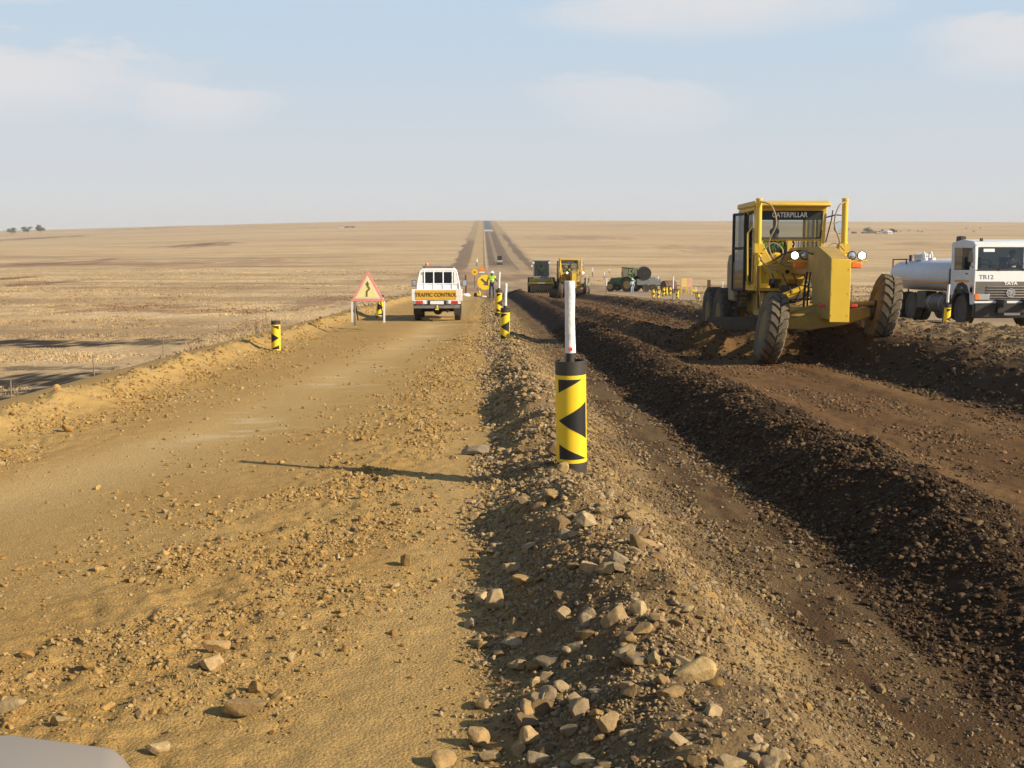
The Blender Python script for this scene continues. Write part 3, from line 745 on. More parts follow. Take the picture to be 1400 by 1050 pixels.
# ------------------------------------------------------------------ people
def skin_obj(name, joints, edges, m, parent, root='pelvis', sub=1, loc=None):
    """one continuous body grown round a skeleton: joints {name: (x,y,z,rx,ry)}"""
    names = list(joints); idx = {n: i for i, n in enumerate(names)}
    me = bpy.data.meshes.new(name); me.from_pydata([joints[n][:3] for n in names], [(idx[a], idx[b]) for a, b in edges], [])
    o = bpy.data.objects.new(name, me); COL.objects.link(o)
    md = o.modifiers.new('skin', 'SKIN'); md.use_smooth_shade = True
    sv = me.skin_vertices[0].data if len(me.skin_vertices) else None
    if sv is None:
        bpy.context.view_layer.update(); bm = bmesh.new(); bm.from_mesh(me); bm.verts.layers.skin.verify(); bm.to_mesh(me); bm.free(); sv = me.skin_vertices[0].data
    for n in names:
        v = sv[idx[n]]; rx = joints[n][3]; v.radius = (rx, joints[n][4] if len(joints[n]) > 4 else rx); v.use_root = (n == root)
    s = o.modifiers.new('sub', 'SUBSURF'); s.levels = sub; s.render_levels = sub
    bpy.context.view_layer.update()
    fm = bpy.data.meshes.new_from_object(o.evaluated_get(bpy.context.evaluated_depsgraph_get()))
    bpy.data.objects.remove(o); bpy.data.meshes.remove(me)
    fm.name = name; fm.materials.clear(); fm.materials.append(m)
    fm.polygons.foreach_set('use_smooth', [True]*len(fm.polygons)); fm.polygons.foreach_set('material_index', [0]*len(fm.polygons))
    o = bpy.data.objects.new(name, fm); COL.objects.link(o)
    if parent: o.parent = parent
    return o
def person(root, J, vest=HIVIS, trousers=NAVY, hat=('cap', DHAT), sleeves=None):
    """J: the joints of the pose: pelvis chest neck head and, for L and R: sh el wr hip kn an toe. y is forwards"""
    V = {k: Vector(v) for k, v in J.items()}
    up = (V['head']-V['neck']).normalized()
    mid = (V['pelvis']+V['chest'])/2
    jt = {'pelvis': (*V['pelvis'], .135, .105), 'waist': (*mid, .125, .095), 'chest': (*V['chest'], .155, .11), 'neck': (*V['neck'], .058),
          'jaw': (*(V['neck']+up*.085), .066, .074), 'head': (*V['head'], .080, .096), 'crown': (*(V['head']+up*.075), .055, .065)}
    ed = [('pelvis','waist'),('waist','chest'),('chest','neck'),('neck','jaw'),('jaw','head'),('head','crown')]
    for s in 'LR':
        sh, e, w = V[s+'sh'], V[s+'el'], V[s+'wr']
        jt[s+'sh'] = (*sh, .062); jt[s+'el'] = (*e, .043); jt[s+'wr'] = (*w, .029)
        ed += [('chest', s+'sh'), (s+'sh', s+'el'), (s+'el', s+'wr')]
        d = (w-e).normalized(); side = d.cross(Vector((0, 1, 0.2))).normalized()
        palm = w+d*.075; jt[s+'palm'] = (*palm, .036, .018); ed.append((s+'wr', s+'palm'))
        for k, (o_, l_) in enumerate(((-.030, .062), (-.010, .074), (.010, .070), (.029, .054))):
            k1 = palm+side*o_+d*(.02+l_*.55); k2 = k1+d*l_*.45+Vector((0, .018, 0))
            jt[f'{s}f{k}a'] = (*k1, .009); jt[f'{s}f{k}b'] = (*k2, .008); ed += [(s+'palm', f'{s}f{k}a'), (f'{s}f{k}a', f'{s}f{k}b')]
        t1 = w+d*.045-side*.05+Vector((0, .012, 0)); jt[s+'th'] = (*t1, .010); ed.append((s+'wr', s+'th'))
        hp, kn, an, to = V[s+'hip'], V[s+'kn'], V[s+'an'], V[s+'toe']
        jt[s+'hip'] = (*hp, .088); jt[s+'kn'] = (*kn, .056); jt[s+'an'] = (*an, .038); jt[s+'toe'] = (*to, .036, .03)
        ed += [('pelvis', s+'hip'), (s+'hip', s+'kn'), (s+'kn', s+'an'), (s+'an', s+'toe')]
    body = skin_obj('body', jt, ed, SKIN, root)
    # clothes follow the same skeleton a little further out
    tj = {'pelvis': (*V['pelvis'], .150, .120), 'waist': (*(V['pelvis']*.6+mid*.4), .14, .11)}; te = [('pelvis','waist')]
    vj = {'pelvis': (*(V['pelvis']*.75+mid*.25), .150, .125), 'waist': (*mid, .142, .115), 'chest': (*V['chest'], .172, .13), 'neck': (*(V['chest']*.3+V['neck']*.7), .085)}
    ve = [('pelvis','waist'),('waist','chest'),('chest','neck')]
    sj = {}; se = []
    for s in 'LR':
        hp, kn, an = V[s+'hip'], V[s+'kn'], V[s+'an']
        tj[s+'hip'] = (*hp, .102); tj[s+'kn'] = (*kn, .072); tj[s+'an'] = (*(an*.93+kn*.07), .062)
        te += [('pelvis', s+'hip'), (s+'hip', s+'kn'), (s+'kn', s+'an')]
        sh, e, w = V[s+'sh'], V[s+'el'], V[s+'wr']
        vj[s+'sh'] = (*sh, .078); ve.append(('chest', s+'sh'))
        q = sh*.45+e*.55 if sleeves is None else w*.95+e*.05
        if sleeves is not None:
            vj[s+'el'] = (*e, .058); vj[s+'wr'] = (*q, .046); ve += [(s+'sh', s+'el'), (s+'el', s+'wr')]
        else:
            vj[s+'el'] = (*q, .064); ve.append((s+'sh', s+'el'))
    skin_obj('trousers', tj, te, trousers, root); skin_obj('vest', vj, ve, vest, root)
    m = MB(); cc = V['chest']*.45+mid*.55
    m.lathe([(.0, -.02), (.150, -.025), (.152, .025), (.0, .02)], 'z', 20, c=tuple(cc)); m.build('reflective_band', REFL, root).scale = (1, 1, 1)
    h = V['head']+up*.035; m = MB()
    if hat[0] == 'hard':
        m.lathe([(.135, -.012), (.138, 0), (.112, .012), (.108, .05), (.085, .10), (.045, .125), (.0, .13)], 'z', 20, c=tuple(h))
        m.box((h.x, h.y+.12, h.z+.0), (.15, .07, .012))
    elif hat[0] == 'wide':
        m.lathe([(.19, -.02), (.192, -.012), (.11, .01), (.105, .07), (.09, .11), (.0, .115)], 'z', 20, c=tuple(h))
    else:
        m.lathe([(.108, -.02), (.112, .02), (.10, .06), (.06, .095), (.0, .10)], 'z', 18, c=tuple(h)); m.box((h.x, h.y+.125, h.z), (.14, .09, .012))
    m.build('hat', hat[1], root)
    # face: nose, eyes and brow
    f = V['head']; m = MB()
    m.loft([[(f.x-.012, f.y+.085, f.z-.02), (f.x+.012, f.y+.085, f.z-.02), (f.x, f.y+.12, f.z-.022)], [(f.x-.007, f.y+.08, f.z+.025), (f.x+.007, f.y+.08, f.z+.025), (f.x, f.y+.092, f.z+.022)]])
    m.build('nose', SKIN, root)
    for sx in (-1, 1):
        m = MB(); m.lathe([(0, .086), (.012, .092), (.010, .097), (0, .099)], 'y', 10, c=(f.x+sx*.033, f.y, f.z+.02)); m.build('eye', WHAT, root)
        m = MB(); m.box((f.x+sx*.083, f.y, f.z), (.02, .04, .06)); m.build('ear', SKIN, root, bevel=.008)
        b = V['Ran' if sx > 0 else 'Lan']; t = V['Rtoe' if sx > 0 else 'Ltoe']
        m = MB(); m.loft([[(b.x-.05, b.y-.07, b.z-.075), (b.x+.05, b.y-.07, b.z-.075), (b.x+.045, b.y-.06, b.z+.10), (b.x-.045, b.y-.06, b.z+.10)],
                          [(b.x-.052, b.y+.05, b.z-.075), (b.x+.052, b.y+.05, b.z-.075), (b.x+.045, b.y+.05, b.z+.09), (b.x-.045, b.y+.05, b.z+.09)],
                          [(t.x-.05, t.y+.04, t.z-.04), (t.x+.05, t.y+.04, t.z-.04), (t.x+.035, t.y+.03, t.z+.03), (t.x-.035, t.y+.03, t.z+.03)]])
        m.build('boot', BLK, root, bevel=.012)
    return root
STAND = dict(pelvis=(0,0,.95), chest=(0,.01,1.30), neck=(0,.01,1.47), head=(0,.03,1.63),
    Lsh=(-.19,.01,1.41), Lel=(-.27,-.02,1.13), Lwr=(-.27,.10,.90), Rsh=(.19,.01,1.41), Rel=(.28,.03,1.14), Rwr=(.24,.24,1.05),
    Lhip=(-.095,0,.90), Lkn=(-.11,.02,.50), Lan=(-.12,-.02,.085), Ltoe=(-.13,.13,.05), Rhip=(.095,0,.90), Rkn=(.11,.03,.50), Ran=(.12,-.01,.085), Rtoe=(.14,.14,.05))
SIT = dict(pelvis=(0,0,.10), chest=(0,-.03,.45), neck=(0,-.01,.62), head=(0,.02,.78),
    Lsh=(-.19,-.02,.56), Lel=(-.25,.12,.32), Lwr=(-.17,.36,.40), Rsh=(.19,-.02,.56), Rel=(.25,.12,.32), Rwr=(.17,.36,.40),
    Lhip=(-.10,.03,.08), Lkn=(-.14,.45,.10), Lan=(-.14,.50,-.33), Ltoe=(-.14,.64,-.38), Rhip=(.10,.03,.08), Rkn=(.14,.45,.10), Ran=(.14,.50,-.33), Rtoe=(.14,.64,-.38))
# ------------------------------------------------------------------ motor grader (x to its right, y forwards, origin on the ground under the front axle)
def make_grader(label):
    g = empty('motor_grader', (0,0,0), 0, label, 'motor grader', 'motor graders on the road works')
    fw = .165
    # arched front frame with its tall nose
    m = MB()
    m.prism([(.78,.86),(.78,1.95),(.68,2.02),(-.15,2.24),(-2.3,2.26),(-3.0,2.0),(-3.6,1.45),(-3.6,1.05),(-2.9,1.30),(-2.1,1.72),(-.55,1.70),(-.42,.86)], 'x', -fw, fw)
    m.build('front_frame', YEL_D, g, bevel=.012)
    m = MB(); m.box((0,.80,1.40), (.365,.035,1.16)); m.build('nose_plate', YEL_F, g, bevel=.008)
    m = MB()
    for s in (-1,1):
        for z in (.95,1.35,1.8): m.cyl((s*.15,.815,z),(s*.15,.826,z),.012,n=6)
    m.build('plate_bolt', YEL_F, g)
    # front axle, tilted: its right end rides on the windrow
    ax = MB(); ax.M = Matrix.Translation((0,0,.86)) @ Matrix.Rotation(R(8.3), 4, 'Y')
    ax.prism([(-1.0,-.05),(-.35,-.17),(.35,-.17),(1.0,-.05),(1.0,.09),(.3,.12),(-.3,.12),(-1.0,.09)], 'y', -.11, .11)
    axle = ax.build('front_axle', YEL_D, g, bevel=.02)
    t = MB(); t.M = ax.M
    t.cyl((-.93,-.24,-.02),(.93,-.24,-.02),.028); t.build('tie_rod', YEL_D, g)
    t = MB(); t.M = ax.M
    t.cyl((-.9,.10,.16),(.15,.10,.30),.045); t.cyl((.15,.10,.30),(.9,.10,.20),.022); t.build('lean_bar', YEL_D, g)
    for s in (-1,1):
        k = MB(); k.M = ax.M; k.box((s*.93,0,.0),(.13,.22,.42)); k.cyl((s*.80,0,0),(s*1.06,0,0),.15,n=20); k.build('wheel_hub', DKMET, g, bevel=.015)
    wheel(g, (1.06,0,.69-.02), .69, .39, .32, RIM_Y, TYRE_D, 22, lean=R(-9), steer=R(-3), hl=.05, chev=.8)
    wheel(g, (-1.08,0,1.02), .69, .39, .32, RIM_Y, TYRE_D, 22, lean=R(-10), steer=R(-8), hl=.05, chev=.8)
    # tandem rear
    for s in (-1,1):
        m = MB(); m.prism([(-5.05,.46),(-7.15,.46),(-7.2,.85),(-6.5,1.0),(-5.7,1.0),(-5.0,.85)], 'x', s*.60-.09, s*.60+.09); m.build('tandem_case', YEL_D, g, bevel=.03)
        for y in (-5.34,-6.86): wheel(g, (s*.95,y,.69), .69, .39, .32, RIM_Y, TYRE, 24, hl=.04, chev=1.2)
    # drawbar, circle, moldboard
    m = MB()
    for s in (-1,1): m.bar((s*.05,.05,1.00),(s*.62,-2.3,.98),.13,.14)
    m.bar((-.62,-2.3,.98),(.62,-2.3,.98),.14,.12); m.box((0,-2.05,1.03),(.9,.35,.10)); m.cyl((0,.02,1.0),(0,.24,1.0),.10)
    m.build('drawbar', YEL_D, g, bevel=.012)
    m = MB(); m.lathe([(.62,.82),(.80,.82),(.80,.93),(.62,.93)], 'z', 40, c=(0,-2.75,0), close=True)
    for k in range(40):
        an = 2*math.pi*k/40; m.box((math.cos(an)*.60,-2.75+math.sin(an)*.60,.875),(.04,.04,.08),rot=(0,0,an))
    m.build('circle', YEL_D, g)
    bm_ = MB(); bm_.M = Matrix.Translation((0.05,-2.75,.02)) @ Matrix.Rotation(R(-24), 4, 'Z')
    prof = []
    for k in range(9):
        a = R(-62+k*15.5); prof.append((-.10+.42*math.cos(a)-.28, .36+.36*math.sin(a)/math.sin(R(62))))
    outl = [(y,z) for y,z in prof] + [(y-.025,z) for y,z in reversed(prof)]
    bm_.prism(outl, 'x', -1.83, 1.83)
    bl = bm_.build('moldboard', BLADE, g, smooth=40)
    e = MB(); e.M = bm_.M; e.box((0,.005-.175,.05),(3.68,.025,.16),rot=(R(-20),0,0)); e.build('cutting_edge', STEEL, bl)
    m = MB(); m.M = bm_.M
    for s in (-.55,.55): m.prism([(-.25,.30),(-.05,.78),(-.40,.86),(-.55,.5)], 'x', s-.04, s+.04)
    m.build('blade_bracket', YEL_D, g, bevel=.01)
    # lift saddle with its row of holes, lift cylinders and side shift cylinder
    m = MB(); m.prism([(-.62,1.60),(.62,1.60),(.70,1.82),(.58,1.92),(-.58,1.92),(-.70,1.82)], 'y', -2.30, -2.18)
    for s in (-1,1): m.prism([(s*.42,1.62),(s*.62,1.62),(s*.98,2.12),(s*.98,2.38),(s*.82,2.38),(s*.70,2.16)], 'y', -2.16, -2.02)
    m.build('lift_saddle', YEL, g, bevel=.012)
    m = MB()
    for x in (-.48,-.24,0.,.24,.48): m.cyl((x,-2.175,1.76),(x,-2.165,1.76),.045,n=12)
    m.build('saddle_hole', BLKP, g)
    for s, tx in ((1,.90),(-1,-.86)):
        m = MB(); m.cyl((s*.90,-2.02,1.92),(s*.90+.02,-1.98,3.27),.062,n=16); m.cyl((s*.90,-2.02,1.88),(s*.90,-2.02,1.98),.078,n=16)
        m.cyl((s*.9+.02,-1.98,3.25),(s*.9+.02,-1.98,3.29),.07,n=16); m.box((s*.89,-2.02,2.25),(.20,.14,.20))
        c = m.build('lift_cylinder', YEL_F, g, smooth=40)
        m = MB(); m.cyl((s*.90,-2.02,1.90),(s*.80,-2.30,.98),.032,n=12); m.build('rod', CHROME, c)
    m = MB(); m.cyl((.85,-1.75,1.05),(-.02,-1.75,1.42),.075,n=16); s1 = m.build('side_shift_cylinder', YEL_F, g)
    m = MB(); m.cyl((-.02,-1.75,1.42),(-.40,-1.75,1.58),.03,n=12); m.build('rod', CHROME, s1)
    # hoses
    for s in (-1,1):
        x0 = s*.9; m = MB()
        def arc(pts, r=.016):
            P = [Vector(p) for p in pts]; out = []
            for i in range(len(P)-1):
                a = P[max(i-1,0)]; b = P[i]; c = P[i+1]; d = P[min(i+2,len(P)-1)]
                for t_ in (0,.25,.5,.75): out.append(.5*((2*b)+(c-a)*t_+(2*a-5*b+4*c-d)*t_*t_+(-a+3*b-3*c+d)*t_**3))
            out.append(P[-1]); m.tube(out, r, 7)
        arc([(x0,-1.93,3.22),(x0-s*.20,-1.8,3.12),(x0-s*.30,-1.75,2.75),(x0-s*.16,-1.8,2.35),(x0-s*.3,-1.8,2.0),(s*.25,-1.9,1.85)])
        arc([(x0,-1.93,2.10),(x0-s*.10,-1.75,1.9),(x0-s*.34,-1.7,1.9),(x0-s*.45,-1.75,2.2),(x0-s*.25,-1.8,2.36),(x0-s*.05,-1.8,2.2)])
        arc([(x0-s*.02,-1.93,2.0),(x0-s*.28,-1.7,1.78),(s*.3,-1.8,1.88)], .014)
        m.build('hydraulic_hose', HOSE, g)
    m = MB()
    for k, (x, y) in enumerate(((.24,-.35),(.28,-.48),(.23,-.62),(-.24,-.4),(-.28,-.6))):
        m.tube([(x,y,1.75),(x+.03,y-.02,1.45),(x+.02,y-.1,1.1),(x-.04,y-.3,.98),(x-.1,y-.7,1.0)], .017, 6)
    for k in range(6): m.tube([(.62-.22*k,-1.95,1.72),(.6-.22*k,-1.7,1.55),(.5-.2*k,-1.6,1.38),(.4-.15*k,-1.9,1.2),(.3-.1*k,-2.4,1.15)], .015, 6)
    m.tube([(.55,-2.1,2.0),(.45,-1.5,2.15),(.3,-.9,2.18),(.2,-.4,2.1)], .018, 6); m.build('hydraulic_hose', HOSEB, g)
    # headlights on arms, orange indicators underneath
    for s in (-1,1):
        m = MB(); lx = .32 if s > 0 else .82
        m.bar((s*.17,-.95,2.12),(s*lx,-.95,1.97),.07,.05); m.box((s*lx,-.95,1.97),(.42,.10,.035)); arm = m.build('lamp_arm', YEL_F, g, bevel=.006)
        for k, x in enumerate((lx-.10,lx+.10)):
            m = MB(); m.lathe([(.0,-.10),(.06,-.09),(.088,-.02),(.092,.02),(.085,.02)], 'y', 20, c=(s*x,-.90,2.08)); h = m.build('headlight', BLKP, g)
            lit = (s > 0 and k == 1) or (s < 0 and k == 1)
            m = MB(); m.lathe([(.084,.012),(.06,.026),(0,.032)], 'y', 20, c=(s*x,-.90,2.08)); m.build('lens', LAMP_ON if lit else LENS, h)
        m = MB(); m.box((s*lx,-.93,1.885),(.22,.10,.12)); m.build('indicator', ORNG, g, bevel=.02)
    for s in (-1,1):
        m = MB(); m.box((s*.30,.70,1.12),(.12,.06,.055)); m.build('red_reflector', REDL, g, bevel=.01)
    # cab
    yf, yb, zb, zt = -3.02, -4.62, 1.42, 3.20; w2 = .78
    m = MB()
    P = .085
    for s in (-1,1):
        m.bar((s*(w2-.10),yf-.02,1.36),(s*(w2-.03),yf,3.2),P,.10); m.bar((s*(w2-.02),yb,1.36),(s*(w2-.02),yb,3.2),P,.12)
        m.bar((s*(w2-.03),-3.85,1.36),(s*(w2-.03),-3.85,3.2),.05,.06)
        m.bar((s*(w2-.03),yf,3.16),(s*(w2-.03),yb,3.16),.09,.10); m.bar((s*(w2-.06),yf,1.40),(s*(w2-.04),yb,1.40),.09,.12)
    m.bar((-w2,yf,3.15),(w2,yf,3.15),.10,.12); m.bar((-w2+.08,yf-.01,2.46),(w2-.08,yf-.01,2.46),.05,.045); m.bar((-w2,yb,3.15),(w2,yb,3.15),.1,.1)
    m.box((0,yb,1.75),(1.5,.06,.75))
    m.box((0,-3.8,1.36),(1.46,1.66,.06))
    m.build('cab_frame', YEL, g, bevel=.012)
    m = MB(); m.prism([(yf+.24,3.17),(yf+.26,3.23),(yf+.05,3.31),(yb-.1,3.34),(yb-.12,3.22)], 'x', -.83, .83); m.build('cab_roof', YEL, g, bevel=.03)
    m = MB(); m.quad((-w2+.13,yf+.012,2.50),(w2-.13,yf+.012,2.50),(w2-.08,yf+.012,3.10),(-w2+.08,yf+.012,3.10)); m.build('windscreen', GLASS, g, smooth=0)
    m = MB(); m.box((0,yf+.03,3.00),(1.36,.012,.21)); band = m.build('windscreen_band', SBLK, g)
    text_obj('lettering', 'CATERPILLAR', .155, SWHT, g, (.02,yf+.040,3.0), (R(90),0,R(180)), .004, .002, .82)
    m = MB()
    for s in (-1,1):
        m.quad((s*.16,yf+.0,1.50),(s*.60,yf+.0,1.50),(s*.62,yf+.0,2.42),(s*.16,yf+.0,2.42))
    m.build('lower_window', GLASS, g, smooth=0)
    m = MB(); m.box((0,yf+.01,1.95),(.10,.05,.98)); m.build('window_divider', YEL, g)
    # black window rubbers
    m = MB()
    for (a,b) in (((-w2+.12,2.5),(w2-.12,2.5)),((-w2+.07,3.1),(w2-.07,3.1)),((-w2+.12,2.5),(-w2+.07,3.1)),((w2-.12,2.5),(w2-.07,3.1))):
        m.bar((a[0],yf+.03,a[1]),(b[0],yf+.03,b[1]),.035,.03)
    m.build('window_rubber', BLKP, g)
    for s in (-1,1):
        m = MB(); m.quad((s*w2,-3.1,1.55),(s*w2,-3.82,1.55),(s*w2,-3.82,3.05),(s*w2,-3.1,3.05)); m.quad((s*w2,-3.9,1.9),(s*w2,-4.55,1.9),(s*w2,-4.55,3.05),(s*w2,-3.9,3.05))
        m.build('side_window', GLASS_D, g, smooth=0)
    # door standing open on the left of the picture (machine's right)
    m = MB(); d0 = Vector((w2+.02,-3.88,0)); d1 = Vector((w2+.24,-3.98+.62-.62,0))
    d1 = Vector((w2+.20,-4.30,0))
    for z in (1.35,2.30,3.08): m.bar((d0.x,d0.y,z),(d1.x,d1.y,z),.05,.06)
    m.bar((d0.x,d0.y,1.33),(d0.x,d0.y,3.1),.06,.06); m.bar((d1.x,d1.y,1.33),(d1.x,d1.y,3.1),.06,.06)
    dr = m.build('door', BLKP, g, bevel=.01)
    m = MB(); m.bar((d0.x+.02,d0.y,2.5),(d0.x+.02,d0.y-.02,2.95),.03,.03); m.build('handle', DKMET, dr)
    m = MB(); m.quad((d0.x,d0.y,1.38),(d1.x,d1.y,1.38),(d1.x,d1.y,2.27),(d0.x,d0.y,2.27)); m.quad((d0.x,d0.y,2.33),(d1.x,d1.y,2.33),(d1.x,d1.y,3.05),(d0.x,d0.y,3.05)); m.build('pane', GLASS_D, dr, smooth=0)
    # mirror on the other side
    m = MB(); m.tube([(-w2,yf+.05,2.95),(-w2-.18,yf+.12,3.0),(-w2-.40,yf+.15,2.98),(-w2-.42,yf+.15,2.3),(-w2-.2,yf+.1,2.25)], .016, 7); m.tube([(-w2,yf+.05,2.4),(-w2-.10,yf+.1,2.9),(-w2-.12,yf+.1,3.1)], .014, 7)
    arm = m.build('mirror_arm', DKMET, g)
    m = MB(); m.lathe([(0,-.03),(.12,-.02),(.14,.0),(.13,.02),(0,.025)], 'y', 18, c=(-w2-.27,yf+.17,2.72)); mr = m.build('mirror', CHROME, g); 
    mr.scale = (1,1,1.0)
    # seat, steering column and console inside
    m = MB(); m.box((.0,-4.0,1.78),(.5,.5,.14)); m.box((.0,-4.27,2.16),(.48,.13,.62)); m.box((0,-4.0,1.55),(.3,.3,.34)); m.build('seat', SEAT, g, bevel=.03)
    m = MB(); m.box((0,-3.28,1.85),(.28,.25,.85),rot=(R(-12),0,0)); col = m.build('steering_column', SEAT, g, bevel=.03)
    m = MB()
    for k in range(24):
        a0, a1 = 2*math.pi*k/24, 2*math.pi*(k+1)/24; q = lambda a: (math.cos(a)*.2,-3.42+math.sin(a)*.17,2.36+math.sin(a)*.10)
        m.bar(q(a0), q(a1), .03, .03)
    m.build('steering_wheel', BLKP, col)
    m = MB()
    for s in (-1,1):
        for k in range(4): m.bar((s*(.18+.05*k),-3.36,2.1),(s*(.20+.06*k),-3.46,2.5),.014,.014)
    m.build('control_lever', BLKP, g)
    # body behind the cab
    m = MB(); m.prism([(-4.66,1.15),(-4.66,2.28),(-5.2,2.34),(-7.5,2.22),(-7.7,2.0),(-7.7,1.1)], 'x', -.47, .47); m.build('engine_hood', TANP, g, bevel=.05)
    m = MB(); m.box((0,-4.2,1.05),(1.05,2.1,.50)); m.box((0,-6.0,.95),(.9,2.6,.42)); m.build('rear_frame', YEL_D, g, bevel=.03)
    m = MB(); m.box((.80,-4.55,1.55),(.36,.62,.95)); m.build('side_tank', TANP, g, bevel=.05)
    m = MB(); m.cyl((-.3,-5.6,2.2),(-.3,-5.6,3.0),.07); m.cyl((-.3,-5.6,3.0),(-.3,-5.75,3.12),.065); m.build('exhaust_pipe', DKMET, g)
    m = MB(); m.cyl((.3,-5.5,2.25),(.3,-5.5,2.75),.13); m.cyl((.3,-5.5,2.75),(.3,-5.5,2.82),.17); m.build('air_intake', DKMET, g)
    m = MB(); m.cyl((.45,-2.55,2.05),(.45,-2.25,2.05),.12,n=20); m.cyl((.45,-2.24,2.05),(.45,-2.2,2.05),.09,n=20); m.build('hydraulic_motor', YEL_F, g, bevel=.01)
    m = MB(); m.box((0,-2.75,1.30),(.34,.5,.36)); m.box((.28,-2.6,1.22),(.2,.3,.2)); m.cyl((0,-2.75,.95),(0,-2.75,1.3),.12); m.build('circle_drive', DKMET, g, bevel=.02)
    m = MB()
    for z in (.62,.92,1.2):
        m.box((.80,-4.30,z),(.28,.34,.03))
    for y in (-4.13,-4.47): m.bar((.92,y,.6),(.86,y,1.36),.035,.035)
    m.build('step', DKMET, g)
    m = MB(); m.tube([(.80,-3.05,1.4),(.90,-3.05,1.5),(.92,-3.05,2.6),(.82,-3.05,2.75)], .018, 7); m.build('grab_rail', YEL_F, g)
    # ripper standing up behind
    m = MB(); m.box((0,-8.5,1.0),(1.9,.2,.22)); m.bar((-.5,-8.2,1.2),(-.5,-8.5,1.0),.12); m.bar((.5,-8.2,1.2),(.5,-8.5,1.0),.12)
    m.build('ripper_beam', YEL, g, bevel=.02)
    for x in (-.8,0,.8):
        m = MB(); m.bar((x,-8.5,.62),(x,-8.5,1.55),.07,.12); m.bar((x,-8.5,.65),(x,-8.36,.42),.05,.09); m.build('ripper_tooth', RUSTM, g)
    return g
grader = make_grader('yellow motor grader close by at work, front wheels leaning, one on the windrow')
GX, GY = 6.64, 19.55
grader.location = (GX, GY, gz(5.6, 19.55)*.0-2.47); grader.rotation_euler = (R(2.2), 0, math.pi-R(2.6))
op = empty('person', (0,0,0), 0, 'operator in lime vest and dark hat seated in the cab of the near grader', 'person')
sit = dict(SIT); sit['head'] = (0.0,.05,.78); sit['Rwr'] = (.15,.50,.52); sit['Lwr'] = (-.15,.50,.52); sit['Rel'] = (.27,.22,.34); sit['Lel'] = (-.27,.22,.34)
person(op, sit, HIVIS, NAVY, ('cap', DHAT), sleeves=True)
bpy.context.view_layer.update()
op.matrix_world = grader.matrix_world @ Matrix.Translation((0.12,-4.0,1.85))
g2 = copy_tree(grader); g2['label'] = 'yellow motor grader far off, seen head on behind the white top of the near post'
g2.location = (at(779,408,87).x+.1, 87-2.0, gz(7.4,85)+.02); g2.rotation_euler = (R(2.5), 0, math.pi+R(.5))
op2 = copy_tree(op); op2['label'] = 'operator in lime vest seated in the cab of the far grader'
bpy.context.view_layer.update()
op2.matrix_world = g2.matrix_world @ Matrix.Translation((0.0,-4.0,1.85))
